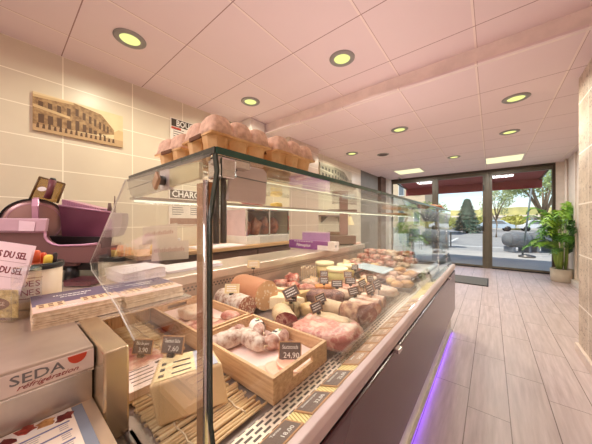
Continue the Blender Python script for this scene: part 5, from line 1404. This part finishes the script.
# conifer
t = thing('fir_tree', 'dark green fir tree behind the glass door across the street', 'tree', (-2.0, 31.4, -.02))
rnd = random.Random(4); lv = MB()
for k in range(5200):
    q = rnd.random() ** .75; z = .05 + q * 3.6; rr_ = 1.4 * (1 - q) ** .95 * (.45 + .55 * rnd.random()) * (1 + .10 * math.sin(z * 16)) + .02; a = rnd.random() * 2 * PI
    p = Vector((-2.0 + rr_ * math.cos(a), 31.4 + rr_ * math.sin(a), z)); o_ = Vector((math.cos(a), math.sin(a), -.45)) * .30; w_ = Vector((-math.sin(a), math.cos(a), 0)) * .09
    lv.add([p - w_, p + w_, p + o_], [(0, 1, 2)])
lv.build('needles', leafmat('fir_green', S(104, 134, 112), S(74, 104, 86)), t)
MB().tube([(-2.0, 31.4, -.02), (-2.0, 31.4, 3.6)], [.12, .02], 8).build('trunk', plain('fir_bark', S(96, 80, 66), .9), t, smooth=True)
# bushes
bs = [(2.6, 47, 1.7, 1.9, 'yellow green hedge bush far behind the young tree', S(214, 206, 110), S(184, 184, 90)), (7.2, 48, 2.2, 2.0, 'yellow bush far behind the large tree', S(222, 210, 116), S(196, 190, 96)),
      (-1.2, 46, 1.5, 1.8, 'yellow bush on the far side, right of the fir tree', S(206, 200, 110), S(176, 180, 90)), (-6.5, 44, 3.2, 1.8, 'olive bush on the far side, left of the fir tree', S(190, 190, 104), S(160, 166, 84)),
      (-3.9, 15.4, .55, .62, 'round green bush outside the left window bay', S(130, 148, 84), S(98, 120, 62)), (-2.55, 14.4, .45, .7, 'slim green bush in front of the middle post outside', S(140, 156, 92), S(104, 126, 66)),
      (12.5, 50, 2.6, 1.8, 'yellow green bush at the far right behind the palm', S(206, 200, 110), S(176, 180, 90))]
for k, (x, y, r, h, lb, a, b) in enumerate(bs):
    t = thing('bush', lb, 'bush', (x, y, -.02), 0, None)
    rnd = random.Random(20 + k)
    leaves(MB(), (x, y, h * .55), (r, r * .7, h * .6), 1500 if y > 30 else 380, .20 if y > 30 else .075, rnd, .3).build('foliage', leafmat('bush_leaf', a, b), t)
    MB().tube([(x, y, -.02), (x, y, h * .6)], [.06, .03], 6).build('stem', plain('bush_stem', S(120, 100, 80), .9), t)
# buildings
def house(label, x0, x1, y0, y1, h, wall, roofc, nwin, nrow, wc, rz=0):
    t = thing('house', label, 'building', ((x0 + x1) / 2, (y0 + y1) / 2, -.02))
    MB().box(x0, x1, y0, y1, -.02, h).build('wall', wall, t)
    MB().prism([(y0 - .3, h), (y1 + .3, h), ((y0 + y1) / 2, h + (1.2 if nrow > 1 else .4))], 'x', x0 - .3, x1 + .3).build('roof', roofc, t)
    for r_ in range(nrow):
        for k in range(nwin):
            w_ = (x1 - x0) / nwin; xx = x0 + (k + .3) * w_; zz = .9 + r_ * 2.7
            f = MB().box(xx, xx + w_ * .4, y0 - .05, y0 + .02, zz, zz + (1.4 if nrow > 1 else .8)).build('window', wc, t)
            MB().box(xx + .06, xx + w_ * .4 - .06, y0 - .055, y0 - .05, zz + .08, zz + (1.32 if nrow > 1 else .72)).build('pane', M_pane_dark, f)
    for k in range(max(1, nwin // 3)):
        MB().box(x0 + (k * 3 + .9) * (x1 - x0) / nwin, x0 + (k * 3 + 1.1) * (x1 - x0) / nwin + .8, y0 - .04, y0 + .02, 0, 2.1).build('door', wc, t) if nrow == 0 else None
M_pane_dark = plain('dark_pane', S(120, 126, 130), .15)
M_wht = plain('window_white', S(232, 228, 220), .6)
house('beige house with white windows seen through the left window bay', -8.6, -4.6, 24.0, 30, 6.4, plain('house_beige', S(226, 200, 164), .8), plain('roof_tile', S(170, 110, 80), .8), 3, 2, M_wht)
house('long low white building behind the fir tree', -7.0, 6.5, 52, 58, 1.9, plain('house_white', S(236, 230, 218), .8), plain('roof_pale', S(206, 190, 166), .8), 7, 1, plain('shop_red', S(176, 120, 100), .6))
# outdoor furniture seen through the glass at left
def cafe_chair(label, x, y, rz, c):
    t = thing('cafe_chair', label, 'chair', (x, y, -.02 if y > 12.2 else 0), rz, 'outdoor chairs')
    MB().box(-.22, .22, -.22, .22, .43, .46).build('seat', c, t, world=False, bevel=.01)
    MB().box(-.22, .22, .20, .23, .50, .88).build('backrest', c, t, world=False, bevel=.01)
    for a in (-.19, .19):
        for b in (-.19, .19): MB().tube([(a, b, 0), (a, b, .44 if b < 0 else .86)], .015, 6).build('leg', M_steel_d, t, world=False)
M_ch = plain('chair_grey', S(120, 128, 132), .5)
cafe_chair('grey outdoor chair seen through the near end of the left bay', -2.55, 11.4, .4, M_ch)
cafe_chair('white outdoor chair seen through the left bay beside the round bush', -4.05, 14.1, .9, M_wht)
cafe_chair('dark outdoor chair right of the middle window post', -2.25, 13.5, -.5, plain('chair_dark', S(70, 76, 80), .5))
t = thing('cafe_table', 'round grey outdoor table beside the dark chair', 'table', (-1.5, 13.6, -.02))
MB().lathe([(.001, .72), (.38, .72), (.38, .75), (.001, .75)], 24, (-1.5, 13.6, -.02)).build('top', M_ch, t)
MB().tube([(-1.5, 13.6, -.02), (-1.5, 13.6, .71)], .03, 8).build('leg', M_steel_d, t)
MB().lathe([(.25, .0), (.25, .02), (.03, .05)], 20, (-1.5, 13.6, -.02), close=True).build('foot', M_steel_d, t)
t = thing('planter', 'white box planter outside the left window bay', 'planter', (-3.5, 12.75, -.02))
MB().box(-3.8, -3.2, 12.55, 12.95, -.02, .6).build('box', M_wht, t, bevel=.01)
leaves(MB(), (-3.5, 12.75, .85), (.34, .24, .34), 260, .06, random.Random(9), .2).build('foliage', leafmat('planter_leaf', S(176, 184, 100), S(140, 150, 80)), t)
# parked car
def car(label, x, y, rz, c):
    t = thing('car', label, 'car', (x, y, -.02), rz, 'parked cars')
    prf = [(-2.0, .35), (-1.95, .75), (-1.3, .85), (-.75, 1.38), (.85, 1.40), (1.5, .92), (2.0, .80), (2.05, .38)]
    MB().prism(prf, 'y', -.85, .85).build('body', c, t, world=False, bevel=.06)
    for s_ in (-1, 1): MB().prism([(-1.1, .90), (-.68, 1.30), (.75, 1.32), (1.2, .94)], 'y', s_ * .852, s_ * .860).build('side_window', M_pane_dark, t, world=False)
    for a in (-1.25, 1.3):
        for s_ in (-1, 1): MB().lathe([(.001, -.1), (.32, -.1), (.32, .1), (.001, .1)], 20, M=Matrix.Translation((a, s_ * .78, .32)) @ Matrix.Rotation(R(90), 4, 'X')).build('wheel', M_black, t, world=False, smooth=True)
car('pale blue car parked across the street behind the young tree', .2, 40, .1, plain('car_blue', S(196, 212, 222), .3))
car('white car parked across the street below the large tree', 4.6, 42, .1, plain('car_white', S(232, 232, 232), .3))

# ================================================================== LIGHT, SKY, CAMERA
def soft(x, y, z, e, sx_, sy_, col, rot=(0, 0, 0), nm='fill_lamp'):
    ld = bpy.data.lights.new(nm, 'AREA'); ld.shape = 'RECTANGLE'; ld.size = sx_; ld.size_y = sy_; ld.energy = e; ld.color = col
    o = bpy.data.objects.new(nm, ld); COL.objects.link(o); o.location = (x, y, z); o.rotation_euler = rot; return o
# added fill lamp behind the camera, with no fixture, to brighten the room
soft(-1.0, -1.5, 2.6, LAMP_FILL, 2.6, 1.2, (1, .91, .92))
w = bpy.data.worlds.new('sky'); SC.world = w; w.use_nodes = True
nt = w.node_tree; nt.nodes.clear()
o = nt.nodes.new('ShaderNodeOutputWorld'); bg = nt.nodes.new('ShaderNodeBackground'); sk = nt.nodes.new('ShaderNodeTexSky')
sk.sky_type = 'NISHITA'; sk.sun_disc = False; sk.sun_elevation = R(48); sk.sun_rotation = R(160); sk.air_density = 1.0; sk.dust_density = .5; sk.ozone_density = 2.0
bg.inputs[1].default_value = SKY
nt.links.new(sk.outputs[0], bg.inputs[0]); nt.links.new(bg.outputs[0], o.inputs[0])
sl_ = bpy.data.lights.new('sun', 'SUN'); sl_.energy = SUN; sl_.angle = R(1); sl_.color = (1, .95, .86)
so_ = bpy.data.objects.new('sun', sl_); COL.objects.link(so_); so_.location = (-20, -30, 40)
so_.rotation_euler = Vector((.30, .36, -.9)).to_track_quat('-Z', 'Y').to_euler()
cd = bpy.data.cameras.new('camera'); cam = bpy.data.objects.new('camera', cd); COL.objects.link(cam)
cam.location = (0, 0, 1.2); cam.rotation_euler = (R(90), 0, YAW)
cd.sensor_width = 36; cd.lens = 36 * 241 / 592; cd.clip_start = .01; cd.clip_end = 600; cd.shift_y = -.5 / 592
SC.camera = cam
SC.view_settings.view_transform = 'Standard'; SC.view_settings.look = 'None'
SC.view_settings.exposure = EXPO; SC.view_settings.gamma = 1.0; SC.view_settings.use_curve_mapping = False
SC.cycles.max_bounces = 10; SC.cycles.transparent_max_bounces = 24; SC.cycles.diffuse_bounces = 6; SC.cycles.glossy_bounces = 4
